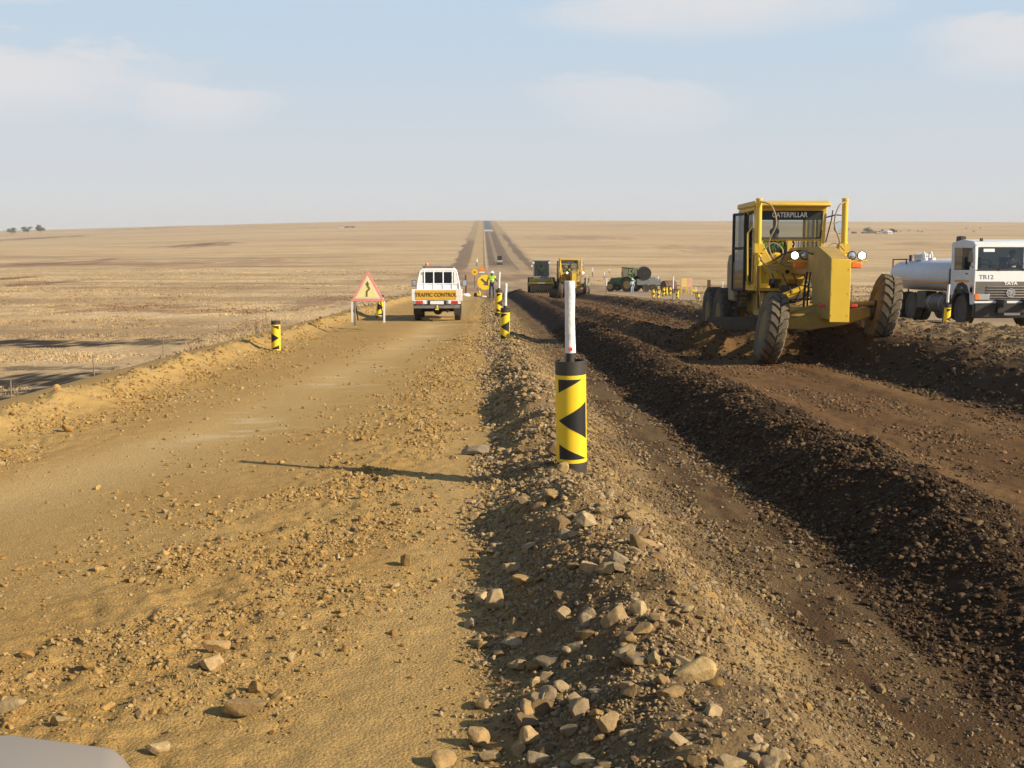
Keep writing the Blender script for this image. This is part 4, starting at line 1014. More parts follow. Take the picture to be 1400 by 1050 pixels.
# ------------------------------------------------------------------ white pickup of the traffic control crew, seen from behind (y forwards)
def make_pickup():
    t = empty('pickup_truck', (0,0,0), 0, 'white pickup truck with a yellow traffic control board on its tailgate driving away', 'pickup truck')
    hw = .83
    # chassis and body below the tray
    m = MB(); m.box((-.38,0.3,.55),(.12,4.6,.16)); m.box((.38,.3,.55),(.12,4.6,.16)); m.box((0,-1.9,.5),(.9,.2,.14)); m.cyl((-.75,-1.15,.36),(.75,-1.15,.36),.06); m.lathe([(0,-.12),(.15,-.10),(.17,0),(.15,.10),(0,.12)],'y',16,c=(0,-1.15,.36)); m.cyl((.35,-2.15,.33),(.35,-.6,.36),.04)
    m.build('chassis', BLKP, t, bevel=.01)
    # cab
    m = MB()
    sec = lambda y, wb, wt, zb, zt: [(-wb,y,zb),(wb,y,zb),(hw*.985 if False else wb,y,(zb+1.12)/2+.1),(wb-.01,y,1.12),(wt,y,zt-.10),(wt-.10,y,zt),(-wt+.10,y,zt),(-wt,y,zt-.10),(-wb+.01,y,1.12),(-wb,y,(zb+1.12)/2+.1)]
    m.loft([sec(-.28,.78,.66,.42,1.83), sec(.35,.80,.67,.42,1.87), sec(.75,.80,.66,.42,1.84), sec(1.30,.80,.60,.42,1.22), sec(1.38,.79,.58,.42,1.14), sec(2.35,.76,.60,.50,1.06), sec(2.52,.72,.58,.52,.95)])
    body = m.build('cab', WHT, t, bevel=.02, smooth=40)
    # rear window: dark glass, three lights divided by the load guard's bars
    m = MB(); m.box((0,-.292,1.47),(1.02,.012,.38)); m.build('rear_window', GLASS_D, t, bevel=.003)
    m = MB(); m.box((0,-.286,1.47),(1.10,.010,.46)); m.build('window_rubber', BLKP, t)
    for s in (-1,1):
        m = MB(); m.prism([(-.15,1.18),(1.05,1.18),(.66,1.68),(-.12,1.70)], 'x', s*.735-.004, s*.735+.004); w = m.build('side_window', GLASS_D, t); w.rotation_euler = (0,0,0)
        m = MB(); m.box((s*.80,.55,.80),(.012,.95,.66)); d = m.build('door', WHT, t, bevel=.006)
        m = MB(); m.box((s*.812,.15,1.02),(.02,.14,.03)); m.build('handle', BLKP, d)
        m = MB(); m.bar((s*.78,.95,1.22),(s*.92,.92,1.25),.03); m.box((s*.94,.92,1.30),(.17,.07,.24)); mi = m.build('mirror', BLKP, t, bevel=.02); m = MB(); m.box((s*.94,.882,1.30),(.14,.006,.20)); m.build('glass', MIRR, mi)
    # tubular guard behind the cab
    m = MB(); a = [(-.76,-.40,.93),(-.75,-.40,1.25),(-.66,-.40,1.70),(-.58,-.40,1.79),(.58,-.40,1.79),(.66,-.40,1.70),(.75,-.40,1.25),(.76,-.40,.93)]
    m.tube(a, .028, 8)
    for x in (-.50,-.17,.17,.50): m.cyl((x,-.40,.93),(x,-.40,1.79),.020,n=8)
    m.tube([(-.73,-.40,1.28),(.73,-.40,1.28)], .018, 8); m.build('load_guard', WHTC, t)
    m = MB(); m.box((0,-.385,1.10),(1.46,.016,.32)); m.build('guard_panel', WHTC, t)
    # roof rack and orange beacon
    m = MB(); m.box((0,.05,1.90),(1.16,.5,.05)); m.bar((-.52,.05,1.80),(-.52,.05,1.92),.04); m.bar((.52,.05,1.80),(.52,.05,1.92),.04); m.build('roof_bar', STEEL, t, bevel=.01)
    m = MB(); m.lathe([(.055,0),(.06,.05),(.045,.10),(0,.115)], 'z', 14, c=(-.42,.0,1.925)); m.build('beacon', ORNG, t)
    # load tray
    m = MB(); m.box((0,-1.42,.74),(1.66,2.04,.06)); m.box((0,-.42,.86),(1.66,.04,.30)); m.build('tray_floor', WHT, t, bevel=.008)
    for s in (-1,1):
        m = MB(); m.box((s*.825,-1.42,.90),(.035,2.06,.36)); m.box((s*.848,-1.42,1.06),(.03,2.08,.05)); m.box((s*.846,-1.42,.72),(.03,2.08,.05))
        for y in (-2.2,-1.7,-1.2,-.7): m.box((s*.846,y,.90),(.02,.05,.33))
        sd = m.build('tray_side', WHT, t, bevel=.006)
        m = MB(); m.box((s*.862,-1.42,.90),(.006,1.9,.10)); m.build('reflective_strip', SYEL, sd)
        m = MB(); m.box((s*.80,-2.46,.90),(.12,.06,.40)); m.build('corner_post', WHT, t, bevel=.01)
    m = MB(); m.box((0,-2.47,.91),(1.60,.035,.38)); tg = m.build('tailgate', WHT, t, bevel=.008)
    m = MB(); m.box((-.03,-2.495,.91),(1.38,.014,.31)); bd = m.build('board', mat('board_yellow', (.72,.40,.02), .5, 0, .12, 6, dust=.25), t)
    text_obj('lettering', 'TRAFFIC CONTROL', .185, mat('board_lettering', (.10,.06,.02), .6, 0, .1), t, (-.03,-2.507,.905), (R(90),0,0), .004, .004, .86)
    # lights, plate, bumper
    m = MB(); m.box((0,-2.42,.66),(1.62,.07,.13)); m.build('light_bar', WHT, t, bevel=.01)
    for s in (-1,1):
        m = MB(); m.box((s*.56,-2.475,.655),(.40,.04,.12)); h = m.build('tail_light', WHTC, t, bevel=.008)
        m = MB(); m.box((s*.60,-2.50,.655),(.24,.02,.10)); m.build('red_lens', REDL, h, bevel=.006)
        m = MB(); m.box((s*.43,-2.50,.655),(.09,.02,.10)); m.build('clear_lens', CLRL, h, bevel=.006)
    m = MB(); m.box((0,-2.48,.655),(.62,.02,.13)); m.build('plate_recess', BLKP, t)
    m = MB(); m.box((0,-2.495,.645),(.46,.012,.11)); m.build('number_plate', SWHT, t, bevel=.004)
    m = MB(); m.box((0,-2.50,.50),(1.56,.14,.10)); m.box((0,-2.50,.56),(1.4,.16,.015)); m.build('bumper', STEEL, t, bevel=.02)
    m = MB(); m.cyl((.0,-2.58,.46),(.0,-2.58,.55),.03); m.box((.0,-2.56,.42),(.12,.12,.05)); m.build('tow_hitch', SYEL, t, bevel=.01)
    for s in (-1,1):
        m = MB(); m.box((s*.70,-1.78,.42),(.26,.012,.40)); m.build('mudflap', BLK, t)
        for y in (-1.15,1.70): wheel(t, (s*.70,y,.37), .37, .23, .20, STEEL, TYRE, 26, hl=.012, chev=.4)
    m = MB(); m.box((0,2.55,.58),(1.55,.14,.20)); m.build('front_bumper', BLKP, t, bevel=.03)
    return t
pk = make_pickup()
pk.location = (-1.60, 37.4, gz(-1.6,37.4)+.0); pk.rotation_euler = (R(-2.6), 0, R(1.0))

# ------------------------------------------------------------------ water tanker with a white cab coming towards the camera (y forwards)
def make_tanker():
    t = empty('water_tanker', (0,0,0), 0, 'white water tanker truck with orange stripe standing on the haul road', 'tanker truck')
    hw = 1.2
    m = MB()
    for s in (-1,1): m.box((s*.42,-3.2,.80),(.10,7.6,.24))
    m.box((0,-6.9,.8),(.9,.12,.2)); m.box((0,.1,.65),(1.0,.4,.3)); m.build('chassis', BLKP, t)
    # cab shell: sides, roof, front panel, open window holes
    m = MB()
    m.box((0,.02,1.66),(2.32,.05,.36)); fp = m.build('front_panel', WHTC, t, bevel=.015)
    for s in (-1,1):
        m = MB()
        m.prism([(-1.62,1.02),(-1.62,2.70),(-1.42,2.74),(-1.42,1.86),(-.32,1.86),(-.12,2.64),(.0,2.60),(.06,1.84),(.06,.75),(-.18,.75),(-.24,1.10),(-.42,1.36),(-.75,1.46),(-1.1,1.42),(-1.35,1.2),(-1.42,1.02)], 'x', s*1.17-.025, s*1.17+.025)
        sd = m.build('cab_side', GREYW, t, bevel=.012)
        m = MB(); m.bar((s*1.17,-1.5,2.66),(s*1.17,-.08,2.62),.06,.10); m.build('window_header', GREYW, t)
        m = MB(); m.bar((s*1.198,-1.3,1.50),(s*1.198,-.30,1.50),.012,.075); m.build('orange_stripe', mat('orange_stripe', (.65,.25,.02), .5, 0, .1), t)
        m = MB(); m.cyl((s*1.196,-.10,1.22),(s*1.202,-.10,1.22),.155,n=28); dec = m.build('round_decal', mat('decal_orange', (.55,.17,.03), .5, 0, .2, 20), t)
        m = MB(); m.lathe([(.10,0),(.105,.003),(.118,.003),(.12,0)], 'x', 28, c=(s*1.202,-.10,1.22)); m.build('decal_ring', SWHT, dec)
        m = MB(); m.quad((s*1.17,-1.40,1.88),(s*1.17,-.90,1.88),(s*1.17,-.90,2.66),(s*1.17,-1.40,2.66)); m.build('side_window', GLASS_D, t, smooth=0)
        m = MB(); m.box((s*1.21,-.45,1.74),(.02,.16,.035)); m.build('door_handle', BLKP, t)
        m = MB(); m.tube([(s*1.2,-.05,1.95),(s*1.36,.12,2.0),(s*1.38,.14,2.52),(s*1.2,-.03,2.58)], .015, 7); ma = m.build('mirror_arm', BLKP, t)
        m = MB(); m.box((s*1.40,.15,2.28),(.19,.05,.36)); m.build('mirror', BLKP, t, bevel=.02)
    m = MB(); m.prism([(-1.66,2.66),(-1.64,2.78),(-.9,2.86),(-.15,2.78),(-.02,2.66),(-.02,2.60),(-1.66,2.60)], 'x', -1.19, 1.19); m.build('cab_roof', GREYW, t, bevel=.03)
    m = MB(); m.box((0,-1.60,1.75),(2.30,.05,1.7)); m.build('cab_back', GREYW, t)
    m = MB(); m.box((0,-.8,1.15),(2.25,1.6,.10)); m.build('cab_floor', BLKP, t)
    # windscreen with its pale surround
    m = MB()
    for a,b in (((-1.16,.03,1.86),(-1.12,-.07,2.66)),((1.16,.03,1.86),(1.12,-.07,2.66))): m.bar(a,b,.09,.09)
    m.bar((-1.14,-.06,2.63),(1.14,-.06,2.63),.08,.09); m.build('windscreen_frame', WHTC, t, bevel=.015)
    m = MB(); m.quad((-1.12,.025,1.87),(1.12,.025,1.87),(1.09,-.05,2.60),(-1.09,-.05,2.60)); m.build('windscreen', GLASS, t, smooth=0)
    m = MB(); m.bar((-1.12,.035,1.875),(1.12,.035,1.875),.05,.05); m.build('windscreen_rubber', BLKP, t)
    for x in (.35,-.45):
        m = MB(); m.bar((x,.07,1.86),(x+.36,.055,2.02),.014); m.bar((x+.1,.06,2.0),(x+.62,.05,2.05),.018); m.build('wiper', BLKP, t)
    m = MB(); m.box((.72,-.02,2.49),(.36,.01,.10),rot=(R(7),0,0)); m.build('windscreen_sticker', SWHT, t)
    m = MB(); m.box((0,-.35,1.80),(2.1,.45,.10)); dash = m.build('dashboard', BLKP, t, bevel=.03)
    m = MB(); m.box((.35,-.25,1.875),(.75,.28,.04)); m.build('paper_bundle', SWHT, dash)
    for s in (-1,1):
        m = MB(); m.box((s*.58,-1.1,1.55),(.55,.5,.14)); m.box((s*.58,-1.36,1.95),(.52,.12,.68)); m.build('seat', SEAT, t, bevel=.03)
    m = MB()
    for k in range(20):
        q = lambda a: (.58+math.cos(a)*.24, -.62+math.sin(a)*.10, 2.0+math.sin(a)*.2); m.bar(q(2*math.pi*k/20), q(2*math.pi*(k+1)/20), .03)
    m.build('steering_wheel', BLKP, t)
    # grille, lamps, bumper
    m = MB(); m.box((0,.03,1.17),(2.30,.06,.64)); m.build('grille_panel', mat('grille_grey', (.09,.09,.09), .6, 0, .15, 6, dust=.3), t, bevel=.015)
    for k in range(5):
        m = MB(); m.box((0,.075,.98+k*.085),(1.56,.035,.030)); m.build('grille_bar', STEEL, t, bevel=.008)
    em = MB()
    em.lathe([(.115,.09),(.12,.105),(.145,.105),(.15,.09)], 'y', 28, c=(0,0,1.13)); em.box((0,.10,1.19),(.16,.02,.03)); em.bar((0,.10,1.19),(0,.10,1.02),.03,.02); em.bar((-.02,.10,1.14),(-.09,.10,1.07),.02,.02); em.bar((.02,.10,1.14),(.09,.10,1.07),.02,.02)
    em.build('emblem', CHROME, t)
    text_obj('maker_lettering', 'TATA', .135, SWHT, t, (0,.064,1.43), (R(90),0,R(180)), .006, .006, 1.25)
    text_obj('fleet_number', 'TR12', .19, mat('slate_blue', (.16,.22,.33), .5, 0, .1), t, (.80,.048,1.63), (R(90),0,R(180)), .004, .003, 1.15)
    for s in (-1,1):
        m = MB(); m.box((s*.86,.07,1.0),(.36,.05,.19)); h = m.build('headlight', LENS, t, bevel=.012)
        m = MB(); m.box((s*1.09,.07,1.0),(.15,.05,.19)); m.build('indicator', ORNG, t, bevel=.012)
    m = MB(); m.box((0,.09,.83),(2.36,.05,.07)); m.build('bumper_trim', WHTC, t, bevel=.01)
    m = MB(); m.box((0,.10,.55),(2.42,.20,.46)); m.build('bumper', BLKP, t, bevel=.04)
    m = MB(); m.box((-.02,.21,.50),(.52,.014,.17)); m.build('number_plate', SWHT, t, bevel=.005)
    for s in (-1,1):
        m = MB(); m.box((s*.9,-.2,2.83),(.09,.07,.10)); m.build('marker_lamp', DKMET, t, bevel=.01)
    m = MB(); m.box((1.02,-1.35,2.86),(.22,.30,.24)); m.build('intake_snorkel', BLKP, t, bevel=.03)
    m = MB(); m.box((.98,-1.82,1.45),(.26,.26,.9)); m.cyl((.98,-1.82,1.9),(.98,-1.82,2.05),.09); m.build('air_filter', BLKP, t, bevel=.03)
    # wheels and guards
    for s in (-1,1):
        wheel(t, (s*1.0,-.92,.52), .52, .28, .26, DKMET, TYRE, 30, hl=.016, chev=.5, deep=.2)
        m = MB(); pts = []
        for k in range(11): a = R(-15+k*21); pts.append((-.92+.62*math.cos(a), .55+.62*math.sin(a)))
        inn = [(-.92+.56*math.cos(R(-15+k*21)), .55+.56*math.sin(R(-15+k*21))) for k in range(11)]
        for k in range(10): m.prism([pts[k],pts[k+1],inn[k+1],inn[k]], 'x', s*1.02-.17, s*1.02+.19)
        m.build('wheel_arch', BLK, t)
        for y in (-4.95,-6.25):
            wheel(t, (s*.98,y,.52), .52, .28, .26, DKMET, TYRE, 30, hl=.016, chev=.5)
            wheel(t, (s*.66,y,.52), .52, .28, .26, DKMET, TYRE, 30, hl=.016, chev=.5)
        m = MB(); m.cyl((s*.90,-2.05,.70),(s*.90,-3.5,.70),.33,n=24); ft = m.build('fuel_tank', mat('tank_black', (.03,.03,.032), .5, 0, .2, 4, dust=.4), t, smooth=50, bevel=.02)
        m = MB()
        for y in (-2.35,-3.2): m.lathe([(.332,-.03),(.345,-.03),(.345,.03),(.332,.03)], 'y', 24, c=(s*.90,y,.70), close=True)
        m.build('strap', STEEL, ft)
        m = MB(); m.box((s*.92,-4.05,.80),(.42,.75,.62)); m.build('tool_box', BLKP, t, bevel=.03)
    # tank: oval barrel lying on the chassis
    m = MB(); rings = []
    for (y, k) in ((-1.95,.90),(-1.97,.97),(-2.02,1.0),(-6.85,1.0),(-6.93,.97),(-6.96,.90)):
        rings.append([(math.copysign(abs(math.cos(2*math.pi*j/40))**.82, math.cos(2*math.pi*j/40))*1.16*k, y, 1.68+math.copysign(abs(math.sin(2*math.pi*j/40))**.82, math.sin(2*math.pi*j/40))*.59*k) for j in range(40)])
    m.loft(rings); tk = m.build('tank', GREYW, t, smooth=45)
    m = MB()
    for s in (-1,1): m.box((s*1.152,-4.42,1.44),(.02,4.9,.065))
    m.build('tank_stripe', mat('orange_stripe', (.65,.25,.02)), t)
    m = MB(); m.lathe([(.30,0),(.30,.16),(.34,.16),(.34,.22),(.05,.27),(0,.27)], 'z', 28, c=(.50,-5.5,2.21)); h = m.build('hatch', GREYW, t, smooth=40)
    for y in (-5.05,-4.45):
        m = MB(); m.lathe([(.085,0),(.085,.06),(.13,.06),(.13,.20),(.11,.20),(.11,.10)], 'z', 20, c=(.62,y,2.10)); m.tube([(.62,y,2.25),(.62,y,2.42),(.62,y-.08,2.50),(.62,y-.2,2.46),(.62,y-.25,2.30)], .035, 8); m.build('filler_pipe', WHT, t)
    m = MB(); m.cyl((.7,-6.1,2.1),(.7,-6.1,2.42),.06); m.build('vent', DKMET, t)
    m = MB()
    for x in (.95,.30): m.bar((x,-7.15,.9),(x,-7.15,2.28),.045)
    for z in (1.15,1.6,2.26): m.bar((.95,-7.15,z),(.30,-7.15,z),.04)
    m.bar((.95,-7.15,2.26),(.95,-5.9,2.26),.04); m.bar((.95,-5.9,2.26),(.95,-5.9,2.0),.04); m.build('ladder', RUSTM, t)
    return t
tk = make_tanker()
tk.location = (16.98, 32.6, gz(16.98,33.5)+.09); tk.rotation_euler = (R(1.9), 0, math.pi)
td = empty('person', (0,0,0), 0, 'driver in dark clothes seated behind the windscreen of the water tanker', 'person')
person(td, SIT, DHAT, NAVY, ('cap', DHAT), sleeves=True)
bpy.context.view_layer.update(); td.matrix_world = tk.matrix_world @ Matrix.Translation((-.58,-1.08,1.62))

# ------------------------------------------------------------------ car beside the camera: only its bonnet comes into the picture
def make_car():
    t = empty('parked_car', (0,0,0), 0, 'pale grey car beside the camera with only its bonnet corner showing', 'car')
    CP = mat('car_paint', (.27,.25,.23), .5, .1, .03, 3, dust=.45, dustcol=(.33,.25,.16), coat=.05)
    def sec(y, w, z0, z1, r=.10):
        return [(-w,y,z0),(w,y,z0),(w+.02,y,(z0+z1)/2),(w-.01,y,z1-r),(w-r*.6,y,z1-.025),(w-r*2,y,z1),(0,y,z1+.02),(-w+r*2,y,z1),(-w+r*.6,y,z1-.025),(-w+.01,y,z1-r),(-w-.02,y,(z0+z1)/2),(-w,y,z0)][:11]
    m = MB(); m.loft([sec(-2.3,.78,.35,.92), sec(-2.2,.84,.28,.98), sec(-.9,.86,.25,1.0), sec(.35,.86,.25,1.02), sec(1.2,.86,.27,.995), sec(1.72,.84,.28,.97), sec(1.93,.78,.30,.935), sec(2.0,.70,.36,.84)])
    m.build('body', CP, t, bevel=.02, smooth=60)
    m = MB(); m.loft([sec(-2.0,.72,.97,1.02,.03), sec(-1.5,.66,.97,1.42,.1), sec(-.4,.66,.97,1.48,.1), sec(.0,.66,.97,1.45,.1), sec(.75,.74,.97,1.03,.03)])
    m.build('cabin', GLASS_D, t, smooth=50)
    m = MB(); m.box((0,-.75,1.49),(1.16,1.3,.05)); m.build('roof', CP, t, bevel=.02)
    for s in (-1,1):
        for y in (-1.35,1.25): wheel(t, (s*.76,y,.31), .31, .20, .19, STEEL, TYRE, 30, hl=.01, chev=.3)
        m = MB(); m.lathe([(.0,0),(.09,.02),(.10,.06),(0,.09)], 'y', 18, c=(s*.58,1.90,.68)); m.build('headlight', LENS, t)
        m = MB(); m.box((s*.90,.55,1.05),(.16,.08,.13)); m.build('mirror', CP, t, bevel=.03)
    return t
car = make_car()
car.location = (-1.17, -.605, gz(-1.3,-.5)-.026); car.rotation_euler = (R(-1.5), 0, R(2))
# ------------------------------------------------------------------ delineators
PIPE = mat('black_pipe', (.016,.016,.017), .55, 0, .2, 8, dust=.18, dustcol=(.22,.17,.10))
def plat_hit(u, v, dz=-.1):
    d = ray(u, v); ys = np.geomspace(4, 400, 6000); g = prof(ys)+dz; k = np.argmax(d.z/d.y*ys <= g)
    return d.x/d.y*ys[k], ys[k], g[k]
def curved_poly(m, poly, r, z_of, half, n=1):
    """a flat outline in (angle fraction -1..1, height 0..1) wrapped on a tube of radius r facing -y"""
    out = []
    for (a, h) in poly:
        an = a*half; out.append((math.sin(an)*r, -math.cos(an)*r, z_of(h)))
    return m._add(out, [tuple(range(len(out)))])
def strip_poly(m, left, right, r, z_of, half, nseg=14):
    """region between a lower and an upper edge given as functions of the angle fraction, built as thin strips"""
    L_ = []
def make_delineator(flip, label, pole=True, group='striped delineators along the works', H=.80, r=.111, tilt=(0,0)):
    t = empty('delineator', (0,0,0), 0, label, 'delineator', group)
    z0, z1 = .02, H-.10 if pole else H-.09
    m = MB(); m.lathe([(r,-.06),(r,H),(r-.012,H),(r-.012,H-.05),(.0,H-.05)], 'z', 36); tube = m.build('tube', PIPE, t, smooth=40)
    half = R(100); zz = lambda h: z0+(z1-z0)*h
    def patch(a0, a1, lo, hi, rr, name, mt, n=18):
        """band between height functions lo(a), hi(a) over the angle fractions a0..a1"""
        mb = MB(); ring = []
        for k in range(n+1):
            a = a0+(a1-a0)*k/n; an = a*half
            l, h = lo(a), hi(a)
            ring.append(((math.sin(an)*rr, -math.cos(an)*rr, zz(l)), (math.sin(an)*rr, -math.cos(an)*rr, zz(max(h, l)))))
        for k in range(n): mb.quad(ring[k][0], ring[k+1][0], ring[k+1][1], ring[k][1])
        return mb.build(name, mt, tube, smooth=60)
    patch(-1, 1, lambda a: 0, lambda a: 1, r+.0015, 'yellow_sheet', SYEL, 30)
    f = -1 if flip else 1    # arrow points left when f = 1
    b = .60                  # visible half of the pattern
    B = mat('sign_black', (.010,.010,.010))
    # top corner, middle arrow head, bottom corner
    def tri(name, fn_lo, fn_hi):
        patch(-b if f > 0 else -b, b, fn_lo, fn_hi, r+.003, name, B, 26)
    e = lambda a: (f*a+b)/(2*b)     # 0 at the arrow's tip side, 1 at its broad side
    tri('black_triangle', lambda a: min(.955, .80+.155*e(a)*1.25) if e(a) < .8 else .955, lambda a: .955)
    tri('black_triangle', lambda a: .485-.215*e(a), lambda a: .485+.215*e(a))
    tri('black_triangle', lambda a: .045, lambda a: max(.045, .215-.17*e(a)*1.05))
    if pole:
        m = MB(); m.tube([(0,.005,-.1),(0,.003,H),(.002,0,H+.12)], .033, 12); p = m.build('pole', PIPE, t)
        m = MB(); m.tube([(.002,0,H+.055),(.001,.001,H+.30),(.004,0,H+.48),(.003,0,H+.575)], .044, 14, radii=[.039,.0355,.0375,.036]); sl = m.build('white_sleeve', SLEEVE, p)
    return t
d0 = make_delineator(False, 'nearest yellow and black delineator on the gravel bank with a white-topped post and red dot', H=.765)
hx, hy, hz_ = ground_hit(783, 640); print('D0', hx, hy, hz_)
d0.location = (.652, 7.38, -1.674); d0.rotation_euler = (R(-.5), R(-1.2), R(4))
m = MB(); m.cyl((0,-.034,.885),(0,-.0455,.885),.0145,n=18); m.build('red_dot', REDP, [c for c in d0.children if c.name.startswith('pole')][0]).location = (-.004,-.001,-.035)
def place_del(src, u, v, y, label, rz=0, s=1.0, tilt=0):
    o = copy_tree(src); p = at(u, v, y); o.location = (p.x, y, p.z); o.rotation_euler = (0, R(tilt), rz); o.scale = (s, s, s); o['label'] = label; return o
dl1 = place_del(d0, 690, 465.5, 24.0, 'second white-topped delineator along the gravel bank from the camera', tilt=1)
dl2 = place_del(d0, 681, 428, 33.5, 'third white-topped delineator, partly hidden, beside the worker by the round arrow board', tilt=2, rz=.5)
for q in (dl1, dl2):
    for p in q.children:
        for c in list(p.children):
            if c.name.startswith('red_dot'): bpy.data.objects.remove(c)
d3 = make_delineator(True, 'lone delineator without a post on the low bank left of the dirt road', pole=False, H=.74)
hx, hy, hz_ = ground_hit(377, 479.5); print('D3', hx, hy, hz_); d3.location = (hx, hy+.05, hz_-.01); d3.scale = (.84,.84,.84); d3.rotation_euler = (0, R(.5), R(-6))
d4 = copy_tree(d3); p = at(518, 427, 29.5); d4.location = (p.x, 29.5, p.z-.12); d4.rotation_euler = (0, R(6), R(20)); d4['label'] = 'tilted delineator half hidden behind the triangular sign'
CL = [(893,406,82,'leftmost delineator of the cluster behind the green tractor'), (900,407,84,'second from left in the delineator cluster by the tractor'), (907,403,86,'delineator in the middle of the cluster by the tractor'),
      (911,402,88,'fourth delineator in the cluster by the tractor'), (916,402,87,'delineator at the right end of the cluster by the tractor'), (926,407,84,'single delineator just right of the tall white stake'), (954,413,74,'delineator beside the rear tyres of the near grader')]
for k, (u, v, y, lb) in enumerate(CL): place_del(d3, u, v+1, y, lb, rz=random.uniform(-.9, .9), s=1.0, tilt=random.uniform(-4, 4))
p = at(1293, 440, 29.5)
d5 = copy_tree(dl1); d5.location = (p.x, 29.5, p.z-.25); d5.rotation_euler = (0, R(2), R(35)); d5['label'] = 'white-topped delineator in front of the water tanker'

# ------------------------------------------------------------------ stakes, signs and workers
def stake(u, v0, v1, y, label, w=.05, m_=WHAT, lean=0):
    t = empty('stake', (0,0,0), 0, label, 'stake', 'white topped stakes')
    a, b = at(u, v0, y), at(u, v1, y); h = a.z-b.z
    m = MB(); m.cyl((0,0,-.25),(0,0,h*.45),w*.42,n=8); m.build('shaft', WOOD if h > .5 else m_, t)
    m = MB(); m.cyl((0,0,h*.44),(0,0,h),w*.5,n=10); m.build('white_top', m_, t)
    t.location = (b.x, y, b.z); t.rotation_euler = (R(random.uniform(-2, 2)), R(lean), 0); return t
for (u, v0, v1, y, lb, w) in [
    (920,378,408,82,'tall white stake right of the delineator cluster',.10), (829,381,398,100,'white stake at the front wheel of the green tractor',.12), (802,377,400,84,'white stake held near the kneeling worker in lime',.07),
    (810,366,376,150,'far white stake on the grass right of the far grader',.16), (826,372,380,140,'small white stake left of the green tractor beyond it',.14), (850,369,374,170,'small white stake over the tractor bonnet',.16),
    (833,368,372,180,'tiny white stake beyond the tractor on the grass',.16), (900,377,386,120,'white stake behind the cluster of delineators',.11), (988,385,392,95,'white stake beyond the rear of the near grader',.09),
    (727,362,368,150,'white stake up the slope left of the compactor',.16), (951,392,404,80,'short pale stake left of the near grader tyres',.07), (652,354,362,170,'white stake at the start of the far road, left side',.2),
    (1207,372,384,60,'thin pale stake left of the tanker ladder',.04)]:
    stake(u, v0, v1, y, lb, w)

def tri_sign():
    t = empty('warning_sign', (0,0,0), 0, 'large red bordered triangular warning sign with a bent arrow at the left road edge', 'road sign')
    W, H, zb = .93, .84, .50
    def tri(k, dy, th, name, mt, par):
        cx, cz = 0, zb+H*.36; P = [(-W/2,zb),(W/2,zb),(0,zb+H)]
        Q = [(cx+(x-cx)*k, cz+(z-cz)*k) for x, z in P]
        m = MB(); m.prism(Q, 'y', dy, dy+th); return m.build(name, mt, par, smooth=0, bevel=.006 if k == 1 else 0)
    pl = tri(1, 0, .02, 'sign_plate', mat('sign_red', (.82,.30,.25), .4, 0, .08, 5, dust=.12, dustcol=(.5,.4,.3)), t)
    tri(.76, -.003, .004, 'pale_border', mat('sign_cream', (.82,.74,.55), .4, 0, .05), pl); tri(.63, -.006, .004, 'yellow_field', mat('pale_sign_yellow', (.90,.80,.36), .45, 0, .08, 5), pl)
    m = MB(); pts = [(-.02,zb+.13),(-.02,zb+.27),(.055,zb+.34),(.045,zb+.37),(-.0,zb+.42),(.0,zb+.47)]
    for a, b in zip(pts[:-1], pts[1:]): m.bar((a[0],-.010,a[1]),(b[0],-.010,b[1]),.045,.004,up=(0,1,0))
    m.prism([(-.055,zb+.45),(.055,zb+.45),(.0,zb+.55)], 'y', -.012, -.008); m.build('bent_arrow', mat('sign_olive', (.16,.15,.05), .5, 0, .1), pl)
    for x in (-.44,.44):
        m = MB(); m.box((x,.03,.22),(.05,.04,.60)); m.build('leg', WHT, t, bevel=.004)
        m = MB(); m.bar((x*.8,.03,.50),(x*.8,.42,-.05),.03); m.build('brace', DKMET, t)
    m = MB(); m.box((-.36,.02,.16),(.05,.03,.66)); m.build('leg', STEEL, t, bevel=.004)
    return t
ts = tri_sign(); a = at(503, 437, 28.0); ts.location = (a.x, 28.0, at(503,412,28.0).z-.50); ts.rotation_euler = (0, R(.5), R(-4))

def arrow_board():
    t = empty('arrow_sign', (0,0,0), 0, 'big round yellow sign with a dark diagonal arrow held up by the worker', 'road sign')
    r = .47
    m = MB(); m.cyl((0,.015,0),(0,-.015,0),r,n=44); pl = m.build('disc', SYEL, t, smooth=40)
    m = MB(); m.M = Matrix.Rotation(R(42), 4, 'Y') @ Matrix.Scale(.80, 4)
    m.prism([(-.40,-.085),(.02,-.085),(.02,-.25),(.40,0),(.02,.25),(.02,.085),(-.40,.085)], 'y', -.022, -.017); m.build('arrow', mat('sign_dark_grey', (.10,.085,.07), .5, 0, .1), pl)
    for x in (-.28,.34):
        m = MB(); m.cyl((x,.04,-1.05),(x,.04,.2),.022,n=8); m.build('leg', STEEL, t)
    return t
ab = arrow_board(); a = at(663, 386, 64.5); ab.location = a; ab.rotation_euler = (0, 0, R(3))
wz = gz(.5,66)
wk = empty('person', (0,0,0), 0, 'standing worker in lime vest, blue trousers and pale hat behind the round arrow sign', 'person')
ws = dict(STAND); ws['Lwr'] = (-.38,.18,1.12); ws['Lel'] = (-.30,.02,1.16)
person(wk, ws, HIVIS, NAVY, ('wide', WHAT))
a = at(672.5, 408, 63.4); wk.location = (a.x, 63.4, a.z); wk.scale = (.95,.95,.95); wk.rotation_euler = (0,0,R(172))
kn = dict(STAND)
